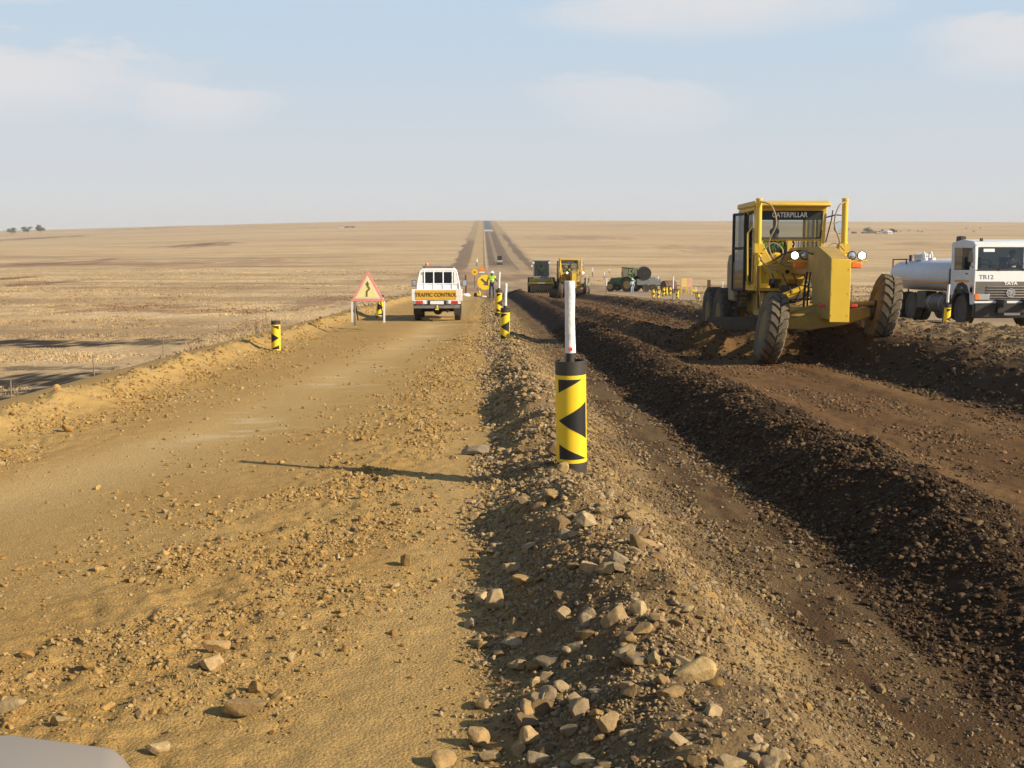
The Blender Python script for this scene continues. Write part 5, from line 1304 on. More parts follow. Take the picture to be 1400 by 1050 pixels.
def kneel(): 
    k = dict(SIT); k.update(pelvis=(0,0,.45), chest=(0,.12,.76), neck=(0,.20,.92), head=(0,.27,1.06), Lsh=(-.19,.14,.86), Rsh=(.19,.14,.86), Lel=(-.24,.33,.66), Rel=(.24,.33,.66), Lwr=(-.12,.55,.62), Rwr=(.12,.55,.62),
        Lhip=(-.10,.02,.43), Lkn=(-.15,.42,.42), Lan=(-.15,.32,.085), Ltoe=(-.15,.46,.05), Rhip=(.10,.02,.43), Rkn=(.15,.34,.10), Ran=(.15,-.10,.10), Rtoe=(.15,-.16,.04)); return k
w2_ = empty('person', (0,0,0), 0, 'crouching worker in lime vest at the white stake right of the far grader', 'person')
person(w2_, kneel(), HIVIS, NAVY, ('cap', DHAT)); a = at(804, 400, 85.0); w2_.location = (a.x, 85.0, a.z); w2_.rotation_euler = (0,0,R(120))
w3 = empty('person', (0,0,0), 0, 'worker in pale blue overalls standing at the drawbar of the green tractor', 'person')
person(w3, STAND, mat('pale_blue_cloth', (.30,.38,.50), .9, 0, .1), mat('pale_blue_cloth', (.30,.38,.50)), ('hard', WHAT), sleeves=True)
a = at(864, 402, 113.0); w3.location = (a.x, 113.0, a.z); w3.rotation_euler = (0,0,R(200)); w3.scale = (.95,.95,.95)

# orange ring sign, orange triangular sign with a white plate under it, beyond the workers
t = empty('ring_sign', (0,0,0), 0, 'small orange round sign with a dark centre on a thin post beyond the worker', 'road sign')
m = MB(); m.cyl((0,.01,0),(0,-.01,0),.32,n=32); pl = m.build('disc', mat('sign_orange', (.80,.36,.02), .45, 0, .06), t)
m = MB(); m.cyl((0,-.011,0),(0,-.016,0),.25,n=32); m.build('yellow_ring', SYEL, pl); m = MB(); m.cyl((0,-.017,0),(0,-.021,0),.12,n=24); m.build('dark_centre', mat('sign_brown', (.35,.20,.03), .5, 0, .1), pl)
m = MB(); m.cyl((0,.03,-1.4),(0,.03,.25),.03,n=8); m.build('post', DKMET, t)
a = at(649, 372, 96); t.location = a
t = empty('triangle_sign', (0,0,0), 0, 'small orange triangular sign above a white plate behind the round arrow sign', 'road sign')
m = MB(); m.prism([(-.42,0),(.42,0),(0,.74)], 'y', -.01, .01); pl = m.build('triangle', mat('sign_orange_red', (.80,.22,.03), .45, 0, .06), t, bevel=.01)
m = MB(); m.prism([(-.24,.10),(.24,.10),(0,.52)], 'y', -.016, -.011); m.build('yellow_field', mat('sign_orange', (.80,.36,.02)), pl)
m = MB(); m.box((0,0,-.16),(.76,.02,.18)); m.build('white_plate', SWHT, t, bevel=.005)
for x in (-.3,.3):
    m = MB(); m.cyl((x,.03,-1.3),(x,.03,.05),.025,n=8); m.build('leg', STEEL, t)
a = at(659, 370.5, 97); t.location = a; t.scale = (.72,.72,.72)
# the dark edge-on sign beside the pickup, the yellow machine by the arrow sign
t = empty('sign_post', (0,0,0), 0, 'dark signpost seen edge on right of the pickup mirror', 'sign post')
m = MB(); m.tube([(0,0,-.05),(.02,0,.55),(-.01,0,1.10)], .05, 8); m.build('post', RUSTM, t)
m = MB(); m.box((-.01,0,.80),(.04,.45,.50)); m.build('panel', DKMET, t)
m = MB(); m.lathe([(.24,-.03),(.25,.02),(.15,.10),(.0,.12)], 'z', 14); m.build('base_bag', WHAT, t)
a = at(637, 404, 55); t.location = a
t = empty('plate_compactor', (0,0,0), 0, 'small yellow machine with a black wheel on the ground left of the worker', 'compactor')
m = MB(); m.box((0,0,.32),(.5,.42,.36)); m.box((.05,0,.58),(.28,.28,.22)); m.build('engine_block', SYEL, t, bevel=.05)
m = MB(); m.prism([(-.5,.10),(-.38,.0),(.38,.0),(.5,.10),(.5,.14),(-.5,.14)], 'y', -.28, .28); m.build('base_plate', STEEL, t, bevel=.02)
m = MB(); m.tube([(.1,.2,.4),(-.1,.3,.8),(-.22,.3,.98),(-.22,-.3,.98),(-.1,-.3,.8),(.1,-.2,.4)], .028, 8); m.build('handle', BLKP, t)
m = MB(); m.lathe([(.10,-.08),(.22,-.07),(.24,0),(.22,.07),(.10,.08)], 'y', 20, c=(-.40,-.1,.24)); m.build('wheel', BLK, t)
a = at(654.5, 406, 64); t.location = a; t.scale = (.48,.48,.55)
t = empty('sandbag', (0,0,0), 0, 'pale sandbag lying between the yellow machine and the round arrow sign legs', 'sandbag')
m = MB(); m.loft([[(x, math.cos(q)*w, .10+math.sin(q)*h) for q in [2*math.pi*k/14 for k in range(14)]] for (x, w, h) in ((-.42,.03,.02),(-.38,.14,.08),(-.2,.20,.12),(.1,.21,.115),(.3,.17,.09),(.40,.05,.03))])
m.build('bag', mat('sack_cloth', (.62,.56,.46), .9, 0, .15, 8), t, smooth=60)
a = at(661, 407, 64); t.location = a; t.scale = (.5,.5,.6)

# ------------------------------------------------------------------ padfoot compactor beside the far grader
def make_compactor():
    t = empty('padfoot_compactor', (0,0,0), 0, 'yellow padfoot compactor with dark glazed cab and toothed front drum left of the far grader', 'compactor')
    m = MB(); m.box((0,-3.2,1.2),(1.3,2.6,.8)); m.box((0,-1.5,1.0),(1.0,1.6,.4)); m.build('rear_frame', DKMET, t, bevel=.05)
    m = MB(); m.prism([(-1.35,1.3),(-1.35,2.85),(-2.75,2.85),(-2.9,1.3)], 'x', -.68, .68); m.build('cab_glass', GLASS_D, t)
    m = MB()
    for s in (-1,1):
        m.bar((s*.69,-1.34,1.3),(s*.69,-1.34,2.85),.09); m.bar((s*.69,-2.8,1.3),(s*.69,-2.75,2.85),.09)
    m.box((0,-2.05,2.90),(1.55,1.6,.09)); m.box((0,-1.34,1.38),(1.4,.10,.35)); m.build('cab_frame', TBLUE, t, bevel=.02)
    m = MB(); m.box((0,-2.2,1.6),(.5,.5,.14)); m.box((0,-2.45,1.95),(.48,.12,.6)); m.build('seat', SEAT, t, bevel=.03)
    for s in (-1,1):
        m = MB(); m.box((s*.72,-1.30,2.72),(.20,.14,.18)); h = m.build('lamp', mat('lamp_red', (.6,.10,.06), .4, 0, .05), t, bevel=.02)
        m = MB(); m.cyl((s*.70,-1.225,2.72),(s*.70,-1.215,2.72),.10,n=16); m.build('lens', CLRL, h)
        wheel(t, (s*.98,-2.9,.72), .72, .5, .35, YEL, TYRE, 20, hl=.04, chev=1.1)
    # toothed drum with its frame and cleaner bars
    m = MB(); m.cyl((-.98,0,.70),(.98,0,.70),.60,n=40); dr = m.build('drum', TANP, t)
    m = MB()
    for i in range(11):
        for k in range(18):
            an = 2*math.pi*(k+.5*(i % 2))/18; x = -.88+i*.176
            q = MB(); c_, s_ = math.cos(an), math.sin(an)
            m.loft([[(x+dx, c_*.59-s_*dy, .70+s_*.59+c_*dy) for dx, dy in ((-.06,-.06),(.06,-.06),(.06,.06),(-.06,.06))], [(x+dx, c_*.70-s_*dy, .70+s_*.70+c_*dy) for dx, dy in ((-.035,-.035),(.035,-.035),(.035,.035),(-.035,.035))]])
    m.build('drum_pads', TANP, dr)
    m = MB(); m.box((0,.78,.95),(2.2,.14,.16)); m.box((0,-.85,.95),(2.2,.16,.22))
    for s in (-1,1): m.box((s*1.06,0,.88),(.10,1.7,.28))
    m.build('drum_frame', YEL, t, bevel=.02)
    m = MB()
    for k in range(12): m.bar((-.95+k*.173,.80,1.00),(-.95+k*.173+.08,.78,1.48),.06)
    m.bar((-1.05,.75,1.22),(1.05,.75,1.22),.07); m.build('cleaner_teeth', YEL, t)
    m = MB(); m.box((0,.86,.96),(.62,.012,.13)); m.build('number_plate', SWHT, t)
    return t
cp = make_compactor(); a = at(741, 402, 89.0); cp.location = (a.x, 90.0, a.z-.04); cp.rotation_euler = (R(2), 0, math.pi-R(3))
co = empty('person', (0,0,0), 0, 'operator in lime vest seated in the dark cab of the compactor', 'person')
person(co, SIT, HIVIS, NAVY, ('cap', DHAT)); bpy.context.view_layer.update(); co.matrix_world = cp.matrix_world @ Matrix.Translation((0,-2.2,1.66))

# ------------------------------------------------------------------ green tractor towing a trailer with a round black tank (faces -x)
def make_tractor():
    t = empty('tractor', (0,0,0), 0, 'green tractor with yellow wheel rims facing left on the haul road', 'tractor')
    m = MB(); m.prism([(.55,.75),(.55,1.55),(1.0,1.68),(2.35,1.55),(2.5,1.35),(2.5,.80)], 'x', -.38, .38); m.build('bonnet', GREEN, t, bevel=.05)
    m = MB(); m.box((0,2.52,1.1),(.6,.04,.5)); m.build('grille', BLKP, t)
    m = MB(); m.box((0,.9,.75),(.6,3.0,.35)); m.box((0,2.1,.58),(1.3,.18,.16)); m.build('chassis', DKMET, t, bevel=.03)
    for s in (-1,1):
        wheel(t, (s*.88,-.25,.86), .86, .48, .45, mat('rim_yellow', (.38,.26,.045), .6, 0, .1, 4, dust=.5), TYRE, 18, hl=.05, chev=1.3)
        wheel(t, (s*.80,2.10,.60), .60, .36, .32, mat('rim_yellow', (.38,.26,.045)), TYRE, 16, hl=.04, chev=1.3)
        m = MB(); pts = [(-.25+.98*math.cos(R(20+k*14)), .86+.98*math.sin(R(20+k*14))) for k in range(11)]; inn = [(-.25+.93*math.cos(R(20+k*14)), .86+.93*math.sin(R(20+k*14))) for k in range(11)]
        for k in range(10): m.prism([pts[k],pts[k+1],inn[k+1],inn[k]], 'x', s*.86-.27, s*.86+.27)
        m.build('mudguard', GREEN, t)
    m = MB()
    for s in (-1,1):
        for y in (.55,-.75): m.bar((s*.62,y,1.35),(s*.58,y*.9,2.72),.07)
    m.box((0,-.1,2.78),(1.35,1.6,.12)); m.box((0,-.1,1.33),(1.25,1.35,.10)); m.build('cab_frame', GREEN, t, bevel=.02)
    m = MB(); m.prism([(.55,1.38),(-.75,1.38),(-.68,2.7),(.50,2.7)], 'x', -.60, .60); m.build('cab_glass', glass_mat('blue_glass', (.62,.70,.70), .6), t)
    m = MB(); m.box((0,-.25,1.55),(.5,.5,.14)); m.box((0,-.5,1.9),(.48,.12,.6)); m.build('seat', SEAT, t, bevel=.03)
    m = MB(); m.cyl((.30,1.2,1.6),(.30,1.2,2.65),.06); m.build('exhaust_pipe', DKMET, t)
    m = MB(); m.box((0,.75,2.80),(.9,.25,.16)); m.build('lamp_visor', DKMET, t, bevel=.03)
    return t
trc = make_tractor(); X, Y, Z = plat_hit(849, 400); print('TRACTOR', X, Y, Z)
trc.location = (X+1.0, Y, gz(X, Y)); trc.rotation_euler = (0, 0, R(52))
tdv = empty('person', (0,0,0), 0, 'driver in lime vest seated in the cab of the green tractor', 'person')
person(tdv, SIT, HIVIS, NAVY, ('cap', DHAT)); bpy.context.view_layer.update(); tdv.matrix_world = trc.matrix_world @ Matrix.Translation((0,-.22,1.62))
t = empty('trailer', (0,0,0), 0, 'grey trailer behind the green tractor carrying a big round black drum', 'trailer')
m = MB(); m.box((0,-.3,1.15),(1.9,2.9,.75)); m.box((0,-.1,1.62),(1.5,1.9,.20)); m.build('body', TBLUE, t, bevel=.04)
m = MB(); m.bar((0,1.1,.7),(0,2.3,.6),.12); m.box((0,-.3,.72),(.9,2.9,.14)); m.build('drawbar', DKMET, t)
for s in (-1,1):
    for y in (-.85,.05): wheel(t, (s*.86,y,.46), .46, .30, .24, DKMET, TYRE, 18, hl=.025, chev=.8)
m = MB(); m.cyl((-1.0,.25,2.15),(1.0,.25,2.15),.80,n=40); dr = m.build('drum', BLKP, t, bevel=.04)
for s in (-1,1):
    m = MB(); m.lathe([(.78,0),(.80,.03),(.72,.04),(.70,.01)], 'x', 36, c=(s*1.0,.25,2.15), close=True); m.cyl((s*1.0,.25,2.15),(s*1.05,.25,2.15),.14,n=16); m.build('drum_rim', DKMET, dr)
a = at(883, 402, Y+.4); t.location = (a.x, Y+.4, gz(a.x, Y)); t.rotation_euler = (0, 0, R(84))
# rusty water bowser, crates
t = empty('rusty_tank', (0,0,0), 0, 'rusty brown round tank lying behind the cluster of delineators', 'tank')
m = MB(); m.lathe([(0,-1.0),(.75,-.98),(.95,-.85),(.98,0),(.95,.85),(.75,.98),(0,1.0)], 'x', 36, c=(0,0,1.0)); b_ = m.build('shell', RUSTM, t, smooth=40)
m = MB()
for x in (-.5,.5): m.lathe([(.985,-.04),(1.0,-.04),(1.0,.04),(.985,.04)], 'x', 36, c=(x,0,1.0), close=True)
m.build('band', DKMET, b_)
m = MB()
for x in (-.6,.6): m.prism([(-.9,0),(.9,0),(.75,.45),(.4,.18),(-.4,.18),(-.75,.45)], 'x', x-.08, x+.08)
m.build('cradle', DKMET, t)
a = at(914, 404, 100); t.location = (a.x, 100, a.z+.25); t.rotation_euler = (0,0,R(20)); t.scale = (.72,.62,.62)
t = empty('barricade', (0,0,0), 0, 'yellow and pink boarded barricade on short legs right of the tall white stake', 'barricade')
m = MB()
for z in (.75,1.02,1.29): m.box((-.22,0,z),(.50,.05,.23))
m.build('yellow_board', mat('faded_yellow', (.72,.50,.16), .6, 0, .1, 4), t, bevel=.01)
m = MB()
for z in (.75,1.02,1.29): m.box((.28,.01,z),(.46,.05,.23))
m.build('pink_board', mat('faded_pink', (.66,.36,.24), .6, 0, .1, 4), t, bevel=.01)
for x in (-.45,.0,.48):
    m = MB(); m.bar((x,.02,-.03),(x,.02,1.42),.06); m.bar((x,.03,.7),(x+.02,.5,-.03),.05); m.build('leg', SYEL, t)
m = MB(); m.box((.75,0,.30),(.5,.05,.14)); m.build('low_rail', SYEL, t)
a = at(938, 402, 92); t.location = a
# grey machine far down the road
t = empty('road_roller', (0,0,0), 0, 'distant grey road roller with dark cab seen from behind on the valley floor', 'road roller')
m = MB(); m.box((0,0,1.25),(2.0,2.4,.7)); m.build('body', mat('pale_grey_steel', (.36,.36,.32), .6, 0, .1, 3, dust=.3), t, bevel=.08)
m = MB(); m.prism([(-.6,1.6),(.8,1.6),(.7,3.1),(-.5,3.1)], 'x', -.75, .75); m.build('cab', GLASS_D, t); m = MB(); m.box((0,.1,3.14),(1.7,1.5,.10))
for sx in (-1,1):
    for y in (-.58,.78): m.bar((sx*.75,y,1.6),(sx*.75,y*.9,3.1),.1)
m.build('cab_frame', BLKP, t, bevel=.02)
m = MB(); m.cyl((-1.0,1.9,.75),(1.0,1.9,.75),.75,n=28); m.build('drum', STEEL, t)
for sx in (-1,1): wheel(t, (sx*.85,-.3,.72), .72, .45, .35, DKMET, TYRE, 16, hl=.04, chev=1.0)
m = MB(); m.box((-.9,-1.3,.7),(3.4,.2,.30)); m.build('rear_beam', RUSTM, t, bevel=.02)
p = plat_hit(683, 362, 0); print('ROLLER', p); t.location = p

# ------------------------------------------------------------------ fences
def fence(pts, h, label, r=.045, wires=4):
    t = empty('wire_fence', pts[0], 0, label, 'fence'); o = Vector(pts[0])
    for p in pts:
        q = Vector(p)-o; m = MB(); m.cyl((q.x,q.y,q.z-.3),(q.x+random.uniform(-.05,.05),q.y,q.z+h*random.uniform(.92,1.06)),r,r*.8,n=7); m.build('post', WOOD, t)
    m = MB()
    for k in range(wires):
        zz = h*(.25+.7*k/(wires-1)); m.tube([Vector(p)-o+Vector((0,0,zz)) for p in pts], .006, 4)
    m.build('wires', STEEL, t); return t
def fpt(u, v, y): a = at(u, v, y); return (a.x, y, gz(a.x, y))
ys = [46,55,66,79,94,112,133,158,187,220]
def fx(y): return np.interp(y, [46,55,112,220], [at(16,556,46).x+3.0, at(16,556,55).x, at(364,439,112).x, at(364,439,112).x*1.0-1])
fence([(float(fx(y)), y, gz(float(fx(y)), y)) for y in ys], 1.5, 'wire fence on thin wooden posts across the grass below the left bank')
fence([(24+.02*y, y, gz(24+.02*y, y)) for y in range(70, 240, 12)], 1.2, 'wire fence on thin posts along the grass right of the haul road')

# ------------------------------------------------------------------ the far side: trees, houses, cattle
LEAF = mat('dusty_leaves', (.075,.085,.05), .8, 0, .35, .8); BARK = mat('bark', (.10,.075,.05), .9, 0, .3)
def tree(loc, h, wd, label, leaf=LEAF, n=520):
    t = empty('tree', loc, 0, label, 'tree', 'trees far off on the grassland')
    m = MB(); m.cyl((0,0,-.4),(0,0,h*.45),h*.035,h*.022,n=8)
    for k in range(5):
        a = k*1.26; m.cyl((0,0,h*(.3+.03*k)),(math.cos(a)*wd*.3,math.sin(a)*wd*.3,h*.7),h*.015,h*.006,n=6)
    m.build('trunk', BARK, t)
    r = np.random.default_rng(int(abs(loc[0]*7+h*31))); cl = r.normal(size=(9,3))*np.array([wd*.24,wd*.24,h*.13])+np.array([0,0,h*.64])
    P = cl[r.integers(0,9,n)]+r.normal(size=(n,3))*np.array([wd*.11,wd*.11,h*.08]); s = h*.055
    Q = r.normal(size=(n,4,3))*s; V = (P[:,None,:]+Q).reshape(-1,3); F = np.arange(n*4).reshape(n,4)
    o = mesh_np('crown', V, F, leaf, False); o.parent = t; return t
def far_pt(u, v):
    """where the sight line meets the terrain"""
    d = ray(u, v); ys = np.geomspace(120, 2600, 9000); z = field_z(d.x/d.y*ys, ys); zz = d.z/d.y*ys
    k = np.argmax(zz <= z); k = k if zz[k] <= z[k] else 7800
    return (d.x/d.y*ys[k], ys[k], z[k])
def fixed(u, y): d = ray(u, 320); x = d.x/d.y*y; return (x, y, float(field_z(np.array([x]), np.array([y]))[0]))
for (u, y, hp, wp, lb) in [(16,1500,9,11,'leftmost of three round trees on the left skyline'), (38,1500,9.5,13.5,'middle and widest of three trees on the left skyline'), (55,1500,10,11,'rightmost of three round trees on the left skyline')]:
    tree(fixed(u, y), hp/1400*y, wp/1400*y, lb)
FY_ = 900
for (u, hp, wp, lb, dy) in [(1186,7.5,12,'pale broad tree left in the distant farmstead',0), (1221.5,7,6,'dark round tree at the right end of the distant farmstead',0), (1206,5.5,4,'small dark tree above the sheds in the middle of the farmstead',25)]:
    p = fixed(u, FY_+dy); tree((p[0], p[1], p[2]), hp/1400*FY_, wp/1400*FY_, lb, mat('pale_leaves', (.16,.16,.08), .8, 0, .3, .8) if 'pale' in lb else LEAF)
def house(u, y, wpx, hpx, wm, rm, label, gable=True, name='farm_house', dep=6, cat='house'):
    p = fixed(u, y); t = empty(name, p, 0, label, cat, 'buildings of the far farmstead' if y > 600 and u > 900 else None)
    w, h = wpx/1400*y, hpx/1400*y
    m = MB(); m.box((0,0,h*.32-.3),(w,dep,h*.64+.6)); m.build('wall', wm, t)
    m = MB(); m.prism([(-dep*.56,h*.62),(dep*.56,h*.62),(0,h)], 'x', -w*.53, w*.53); m.build('roof', rm, t)
    m = MB(); m.box((-w*.1,-dep*.5-.02,h*.28),(w*.10,.06,h*.5)); m.build('door', DKMET, t)
    m = MB(); m.box((w*.22,-dep*.5-.02,h*.38),(w*.13,.06,h*.24)); m.build('window', GLASS_D, t); return t
WALLW = mat('whitewash', (.75,.74,.72), .8, 0, .05); WALLB = mat('brown_wall', (.24,.16,.11), .9, 0, .15); ROOFG = mat('grey_roof', (.25,.25,.26), .7, 0, .1); ROOFR = mat('red_brown_roof', (.25,.11,.07), .8, 0, .1)
house(1215,FY_-5,6,4.2,WALLW,WALLW,'bright white house in the distant farmstead by the dark tree')
house(1207,FY_+10,9,3.5,WALLB,ROOFG,'long grey roofed shed left of the bright white house')
house(1194,FY_+8,8,3.5,WALLB,ROOFR,'red roofed brown shed beside the pale broad tree')
house(1184,FY_+2,10,2.2,WALLB,ROOFG,'low dark wall of sheds below the pale broad tree')
house(1167.5,FY_,4,2.6,WALLB,ROOFR,'small dark brown hut at the left end of the farmstead')
house(1202,FY_-14,8,1.6,ROOFG,WALLW,'low pale roof in front of the farmstead sheds')
for u, w, lb in ((467,4,'small white house leftmost of the far buildings left of the road'), (475,7,'dark long shed in the middle of the far buildings left of the road'), (483,5,'small grey house rightmost of the far buildings left of the road')):
    house(u, 1150, w, 2.6, WALLW if u == 467 else WALLB, ROOFG, lb)
COW = mat('brown_hide', (.07,.04,.03), .8, 0, .3, 2)
def cow(u, v, label, y=None):
    d = far_pt(u, v); t = empty('cow', d, random.uniform(0, 6.28), label, 'cow', 'cattle grazing on the far grassland')
    j = {'pelvis': (0,-.55,1.15,.30,.32), 'belly': (0,0,1.08,.36,.36), 'chest': (0,.6,1.12,.30,.34), 'neck': (0,.95,1.10,.17,.2), 'poll': (0,1.2,.85,.13), 'muzzle': (0,1.38,.48,.09), 'tail0': (0,-.85,1.2,.04), 'tail1': (0,-.95,.6,.025)}
    e = [('pelvis','belly'),('belly','chest'),('chest','neck'),('neck','poll'),('poll','muzzle'),('pelvis','tail0'),('tail0','tail1')]
    for sx in (-1,1):
        n = 'L' if sx < 0 else 'R'
        j.update({n+'h1': (sx*.2,-.62,.80,.15), n+'h2': (sx*.2,-.78,.45,.07), n+'h3': (sx*.2,-.68,.04,.06), n+'f1': (sx*.18,.62,.75,.12), n+'f2': (sx*.18,.64,.42,.07), n+'f3': (sx*.18,.60,.04,.06), n+'e': (sx*.26,1.12,.92,.04)})
        e += [('pelvis',n+'h1'),(n+'h1',n+'h2'),(n+'h2',n+'h3'),('chest',n+'f1'),(n+'f1',n+'f2'),(n+'f2',n+'f3'),('poll',n+'e')]
    skin_obj('body', j, e, COW, t); return t
c0 = None
for k, (u, v, lb) in enumerate([(1231,317,'nearest cow right of the farmstead dark tree'), (1243,316,'second cow right of the farmstead'), (1255,317,'dark cow with another close on its right'), (1260,318,'lower dark cow of the close pair'), (1321,313,'cow high on the slope right of the close pair'), (1331,317.5,'cow standing lower on the slope behind the tanker cab'), (1340,312.5,'cow uppermost above the tanker cab'), (1160,314.5,'lone cow left of the farmstead')]):
    if c0 is None: c0 = cow(u, v, lb); continue
    c = copy_tree(c0); c.location = far_pt(u, v); c.rotation_euler = (0,0,random.uniform(0,6.28)); c['label'] = lb

# ------------------------------------------------------------------ dry grass
def grass(name, n, xr, yr, label, seed, avoid):
    r = np.random.default_rng(seed)
    y = yr[0]*(yr[1]/yr[0])**r.uniform(0, 1, n); x = (xr[0] if xr[0] < 0 else xr[1])*np.maximum(y, 20)/28*r.uniform(0, 1, n)
    k = avoid(x, y); x, y = x[k], y[k]
    c = ground_col(x, y); lum = c.sum(1); p = np.clip((lum-.12)/.35, .06, 1); k = r.uniform(0, 1, len(x)) < p; x, y, c = x[k], y[k], c[k]
    z = field_z(x, y); n = len(x); nb = 7
    h = r.uniform(.06, .17, (n,1))*np.clip(.8+1.6*fbm(x/6,y/6,3,88)[:,None],.3,1.9); w = .010+.0007*y[:,None]
    an = r.uniform(0, 6.283, (n,nb)); ox = r.normal(size=(n,nb))*(.07+.002*y[:,None]); oy = r.normal(size=(n,nb))*(.07+.002*y[:,None]); lx = r.normal(size=(n,nb))*.35*h; ly = r.normal(size=(n,nb))*.35*h; hh = h*r.uniform(.6,1.2,(n,nb))
    bx, by = x[:,None]+ox, y[:,None]+oy; bz = np.repeat(z[:,None], nb, 1)-.02
    dx, dy = np.cos(an)*w, np.sin(an)*w
    V = np.stack([np.stack([bx-dx,by-dy,bz],-1), np.stack([bx+dx,by+dy,bz],-1), np.stack([bx+lx,by+ly,bz+hh],-1)], 2).reshape(-1,3)
    cc = np.repeat(np.repeat((c*r.uniform(.78,1.06,(n,1)))[:,None,None,:], nb, 1), 3, 2).reshape(-1,3)
    o = mesh_np(name, V, np.arange(len(V)).reshape(-1,3), M_grass, False, np.clip(cc,0,.75)); tag(o, label, 'grass', kind='stuff')
M_grass = ground_mat('dry_grass_blades', 3.0, 0.0, .2, .9)
grass('dry_grass', 110000, (-46,-4.5), (10,330), 'dry straw coloured grass of the veld left of the works', 5, lambda x, y: x < XL-1.2-1.5*fbm(y/3,x*0,3,33))
grass('dry_grass', 34000, (8,22), (28,230), 'dry straw coloured grass of the veld right of the haul road', 6, lambda x, y: x > XR+2.5)
HAZE_SKY = (4.74, 4.68, 4.64); HIGH_SKY = (3.4, 4.4, 5.4); CLOUD = (5.15, 5.05, 5.1); EXPOSURE = 0.58; HAZE_D = 0.00016
CLOUDS = [(-24, 8.6, 9.5, .7, 3.2, .85), (-15, 7.2, 4.5, .5, 2.0, .7), (-26, 11.9, 6, .8, 1.2, .9), (9, 7.6, 6.5, .6, 2.6, .55), (12, 12.0, 11, 1.2, 2.0, .85), (27, 9.9, 5, .7, 2.8, .75), (-8, 12.9, 6, .6, 1.0, .35), (60, 14, 20, 4, 5, .6), (-70, 16, 22, 4, 6, .6), (170, 20, 40, 6, 8, .6)]
# ------------------------------------------------------------------ light, sky, air
SUN_DIR = Vector((2.67, -1.14, 1.57)).normalized()
sl_ = bpy.data.lights.new('sun', 'SUN'); sl_.energy = 5.0; sl_.angle = R(0.55); sl_.color = (1.0, 0.86, 0.66)
so_ = bpy.data.objects.new('sun', sl_); COL.objects.link(so_)
so_.rotation_euler = SUN_DIR.to_track_quat('Z', 'Y').to_euler(); so_.location = (40, -20, 30)
W = bpy.data.worlds.new('World'); SC.world = W; W.use_nodes = True
nt = W.node_tree; L = nt.links.new; bg = nt.nodes['Background']; bg.inputs['Strength'].default_value = 0.10
sky = nt.nodes.new('ShaderNodeTexSky'); sky.sky_type = 'NISHITA'; sky.sun_disc = False
sky.sun_elevation = math.asin(SUN_DIR.z); sky.sun_rotation = math.atan2(SUN_DIR.x, SUN_DIR.y)
sky.air_density = 1.0; sky.dust_density = 2.0; sky.ozone_density = 1.0; sky.altitude = 1500
tc = nt.nodes.new('ShaderNodeTexCoord'); sep = nt.nodes.new('ShaderNodeSeparateXYZ'); L(tc.outputs['Generated'], sep.inputs[0])
def math_(op, a, b=None, clamp=False):
    n = nt.nodes.new('ShaderNodeMath'); n.operation = op; n.use_clamp = clamp
    for i, q in enumerate((a, b)):
        if q is None: continue
        if isinstance(q, (int, float)): n.inputs[i].default_value = q
        else: L(q, n.inputs[i])
    return n.outputs[0]
def ramp(v, pts):
    n = nt.nodes.new('ShaderNodeValToRGB'); L(v, n.inputs[0]); e = n.color_ramp.elements
    while len(e) < len(pts): e.new(0.5)
    for q, (p, c) in zip(e, pts): q.position = p; q.color = (*c, 1) if len(c) == 3 else c
    return n.outputs[0]
def mixn(f, a, b):
    n = nt.nodes.new('ShaderNodeMix'); n.data_type = 'RGBA'
    if isinstance(f, (int, float)): n.inputs['Factor'].default_value = f
    else: L(f, n.inputs['Factor'])
    for k, q in (('A', a), ('B', b)):
        if isinstance(q, tuple): n.inputs[k].default_value = (*q, 1)
        else: L(q, n.inputs[k])
    return n.outputs['Result']
el = math_('MAXIMUM', sep.outputs['Z'], 0.0)
# dusty air: whitish at the horizon, pale blue higher up, clear blue overhead
low = ramp(math_('MULTIPLY', el, 3.6), [(0.0, tuple(q/8 for q in HAZE_SKY)), (.30, tuple((q*.62+w*.38)/8 for q, w in zip(HAZE_SKY, HIGH_SKY))), (.80, tuple(q/8 for q in HIGH_SKY))])
sc_ = nt.nodes.new('ShaderNodeVectorMath'); sc_.operation = 'SCALE'; L(low, sc_.inputs[0]); sc_.inputs['Scale'].default_value = 8.0
base = mixn(math_('MULTIPLY', math_('SUBTRACT', el, 0.22), 2.2, True), sc_.outputs[0], sky.outputs[0])
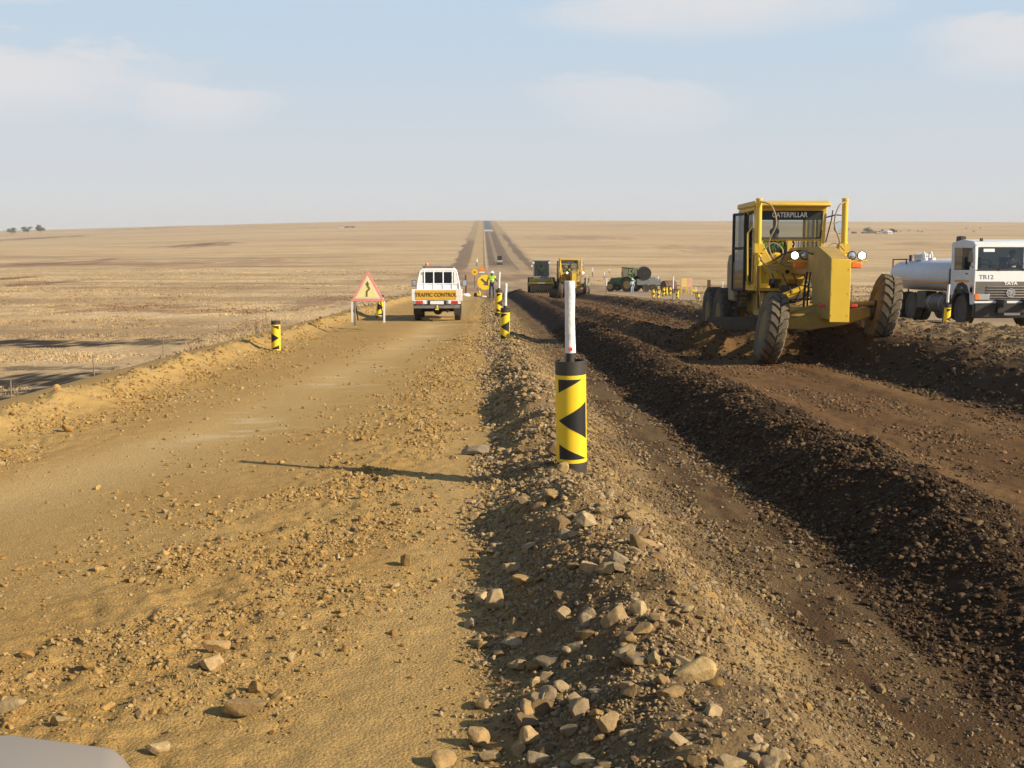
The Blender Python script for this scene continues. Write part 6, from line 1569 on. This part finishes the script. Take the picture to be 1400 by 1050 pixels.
# clouds: soft banks at given bearings and heights, frayed by noise
az = math_('ARCTAN2', sep.outputs['X'], sep.outputs['Y'])
cv = nt.nodes.new('ShaderNodeCombineXYZ'); L(math_('MULTIPLY', az, 5.0), cv.inputs[0]); L(math_('MULTIPLY', el, 16.0), cv.inputs[1]); cv.inputs[2].default_value = 3.3
cn = nt.nodes.new('ShaderNodeTexNoise'); cn.inputs['Scale'].default_value = 1.6; cn.inputs['Detail'].default_value = 9; cn.inputs['Roughness'].default_value = 0.58
L(cv.outputs[0], cn.inputs['Vector'])
wn = math_('SUBTRACT', cn.outputs['Fac'], 0.5)
total = None
for (a0, e0, wa, wt, wb, st) in CLOUDS:     # bearing, height of its middle, half width, upward and downward reach, strength
    da = math_('DIVIDE', math_('SUBTRACT', az, R(a0)), R(wa))
    de = math_('ADD', math_('SUBTRACT', el, math.sin(R(e0))), math_('MULTIPLY', wn, -.05))
    up = math_('DIVIDE', math_('MAXIMUM', de, 0.0), math.sin(R(wt))); dn = math_('DIVIDE', math_('MINIMUM', de, 0.0), math.sin(R(wb)))
    d2 = math_('ADD', math_('ADD', math_('POWER', math_('ABSOLUTE', da), 2.0), math_('POWER', up, 2.0)), math_('POWER', math_('ABSOLUTE', dn), 2.0))
    d2 = math_('ADD', d2, math_('MULTIPLY', wn, -2.4))
    mr_ = nt.nodes.new('ShaderNodeMapRange'); mr_.interpolation_type = 'SMOOTHSTEP'; L(d2, mr_.inputs['Value'])
    mr_.inputs['From Min'].default_value = -0.1; mr_.inputs['From Max'].default_value = 1.25; mr_.inputs['To Min'].default_value = st; mr_.inputs['To Max'].default_value = 0.0
    total = mr_.outputs[0] if total is None else math_('MAXIMUM', total, mr_.outputs[0])
L(mixn(total, base, CLOUD), bg.inputs['Color'])
SC.view_settings.view_transform = 'Standard'; SC.view_settings.look = 'None'
SC.view_settings.exposure = EXPOSURE; SC.view_settings.gamma = 1.0
SC.cycles.max_bounces = 6; SC.cycles.transparent_max_bounces = 12; SC.cycles.volume_bounces = 0
# ------------------------------------------------------------------ the dusty air
if HAZE_D > 0:
    m = MB(); m.box((0, 1350, 5), (9000, 3500, 76)); 
    hm = bpy.data.materials.new('dusty_air'); hm.use_nodes = True; nt_ = hm.node_tree; nt_.nodes.clear()
    ho = nt_.nodes.new('ShaderNodeOutputMaterial'); hv = nt_.nodes.new('ShaderNodeVolumePrincipled')
    hv.inputs['Color'].default_value = (.80,.80,.80,1); hv.inputs['Density'].default_value = HAZE_D; hv.inputs['Anisotropy'].default_value = 0.0
    nt_.links.new(hv.outputs[0], ho.inputs['Volume'])
    hb = m.build('haze', hm, None, smooth=0); tag(hb, 'thin dusty haze over the plain', 'haze', kind='stuff')
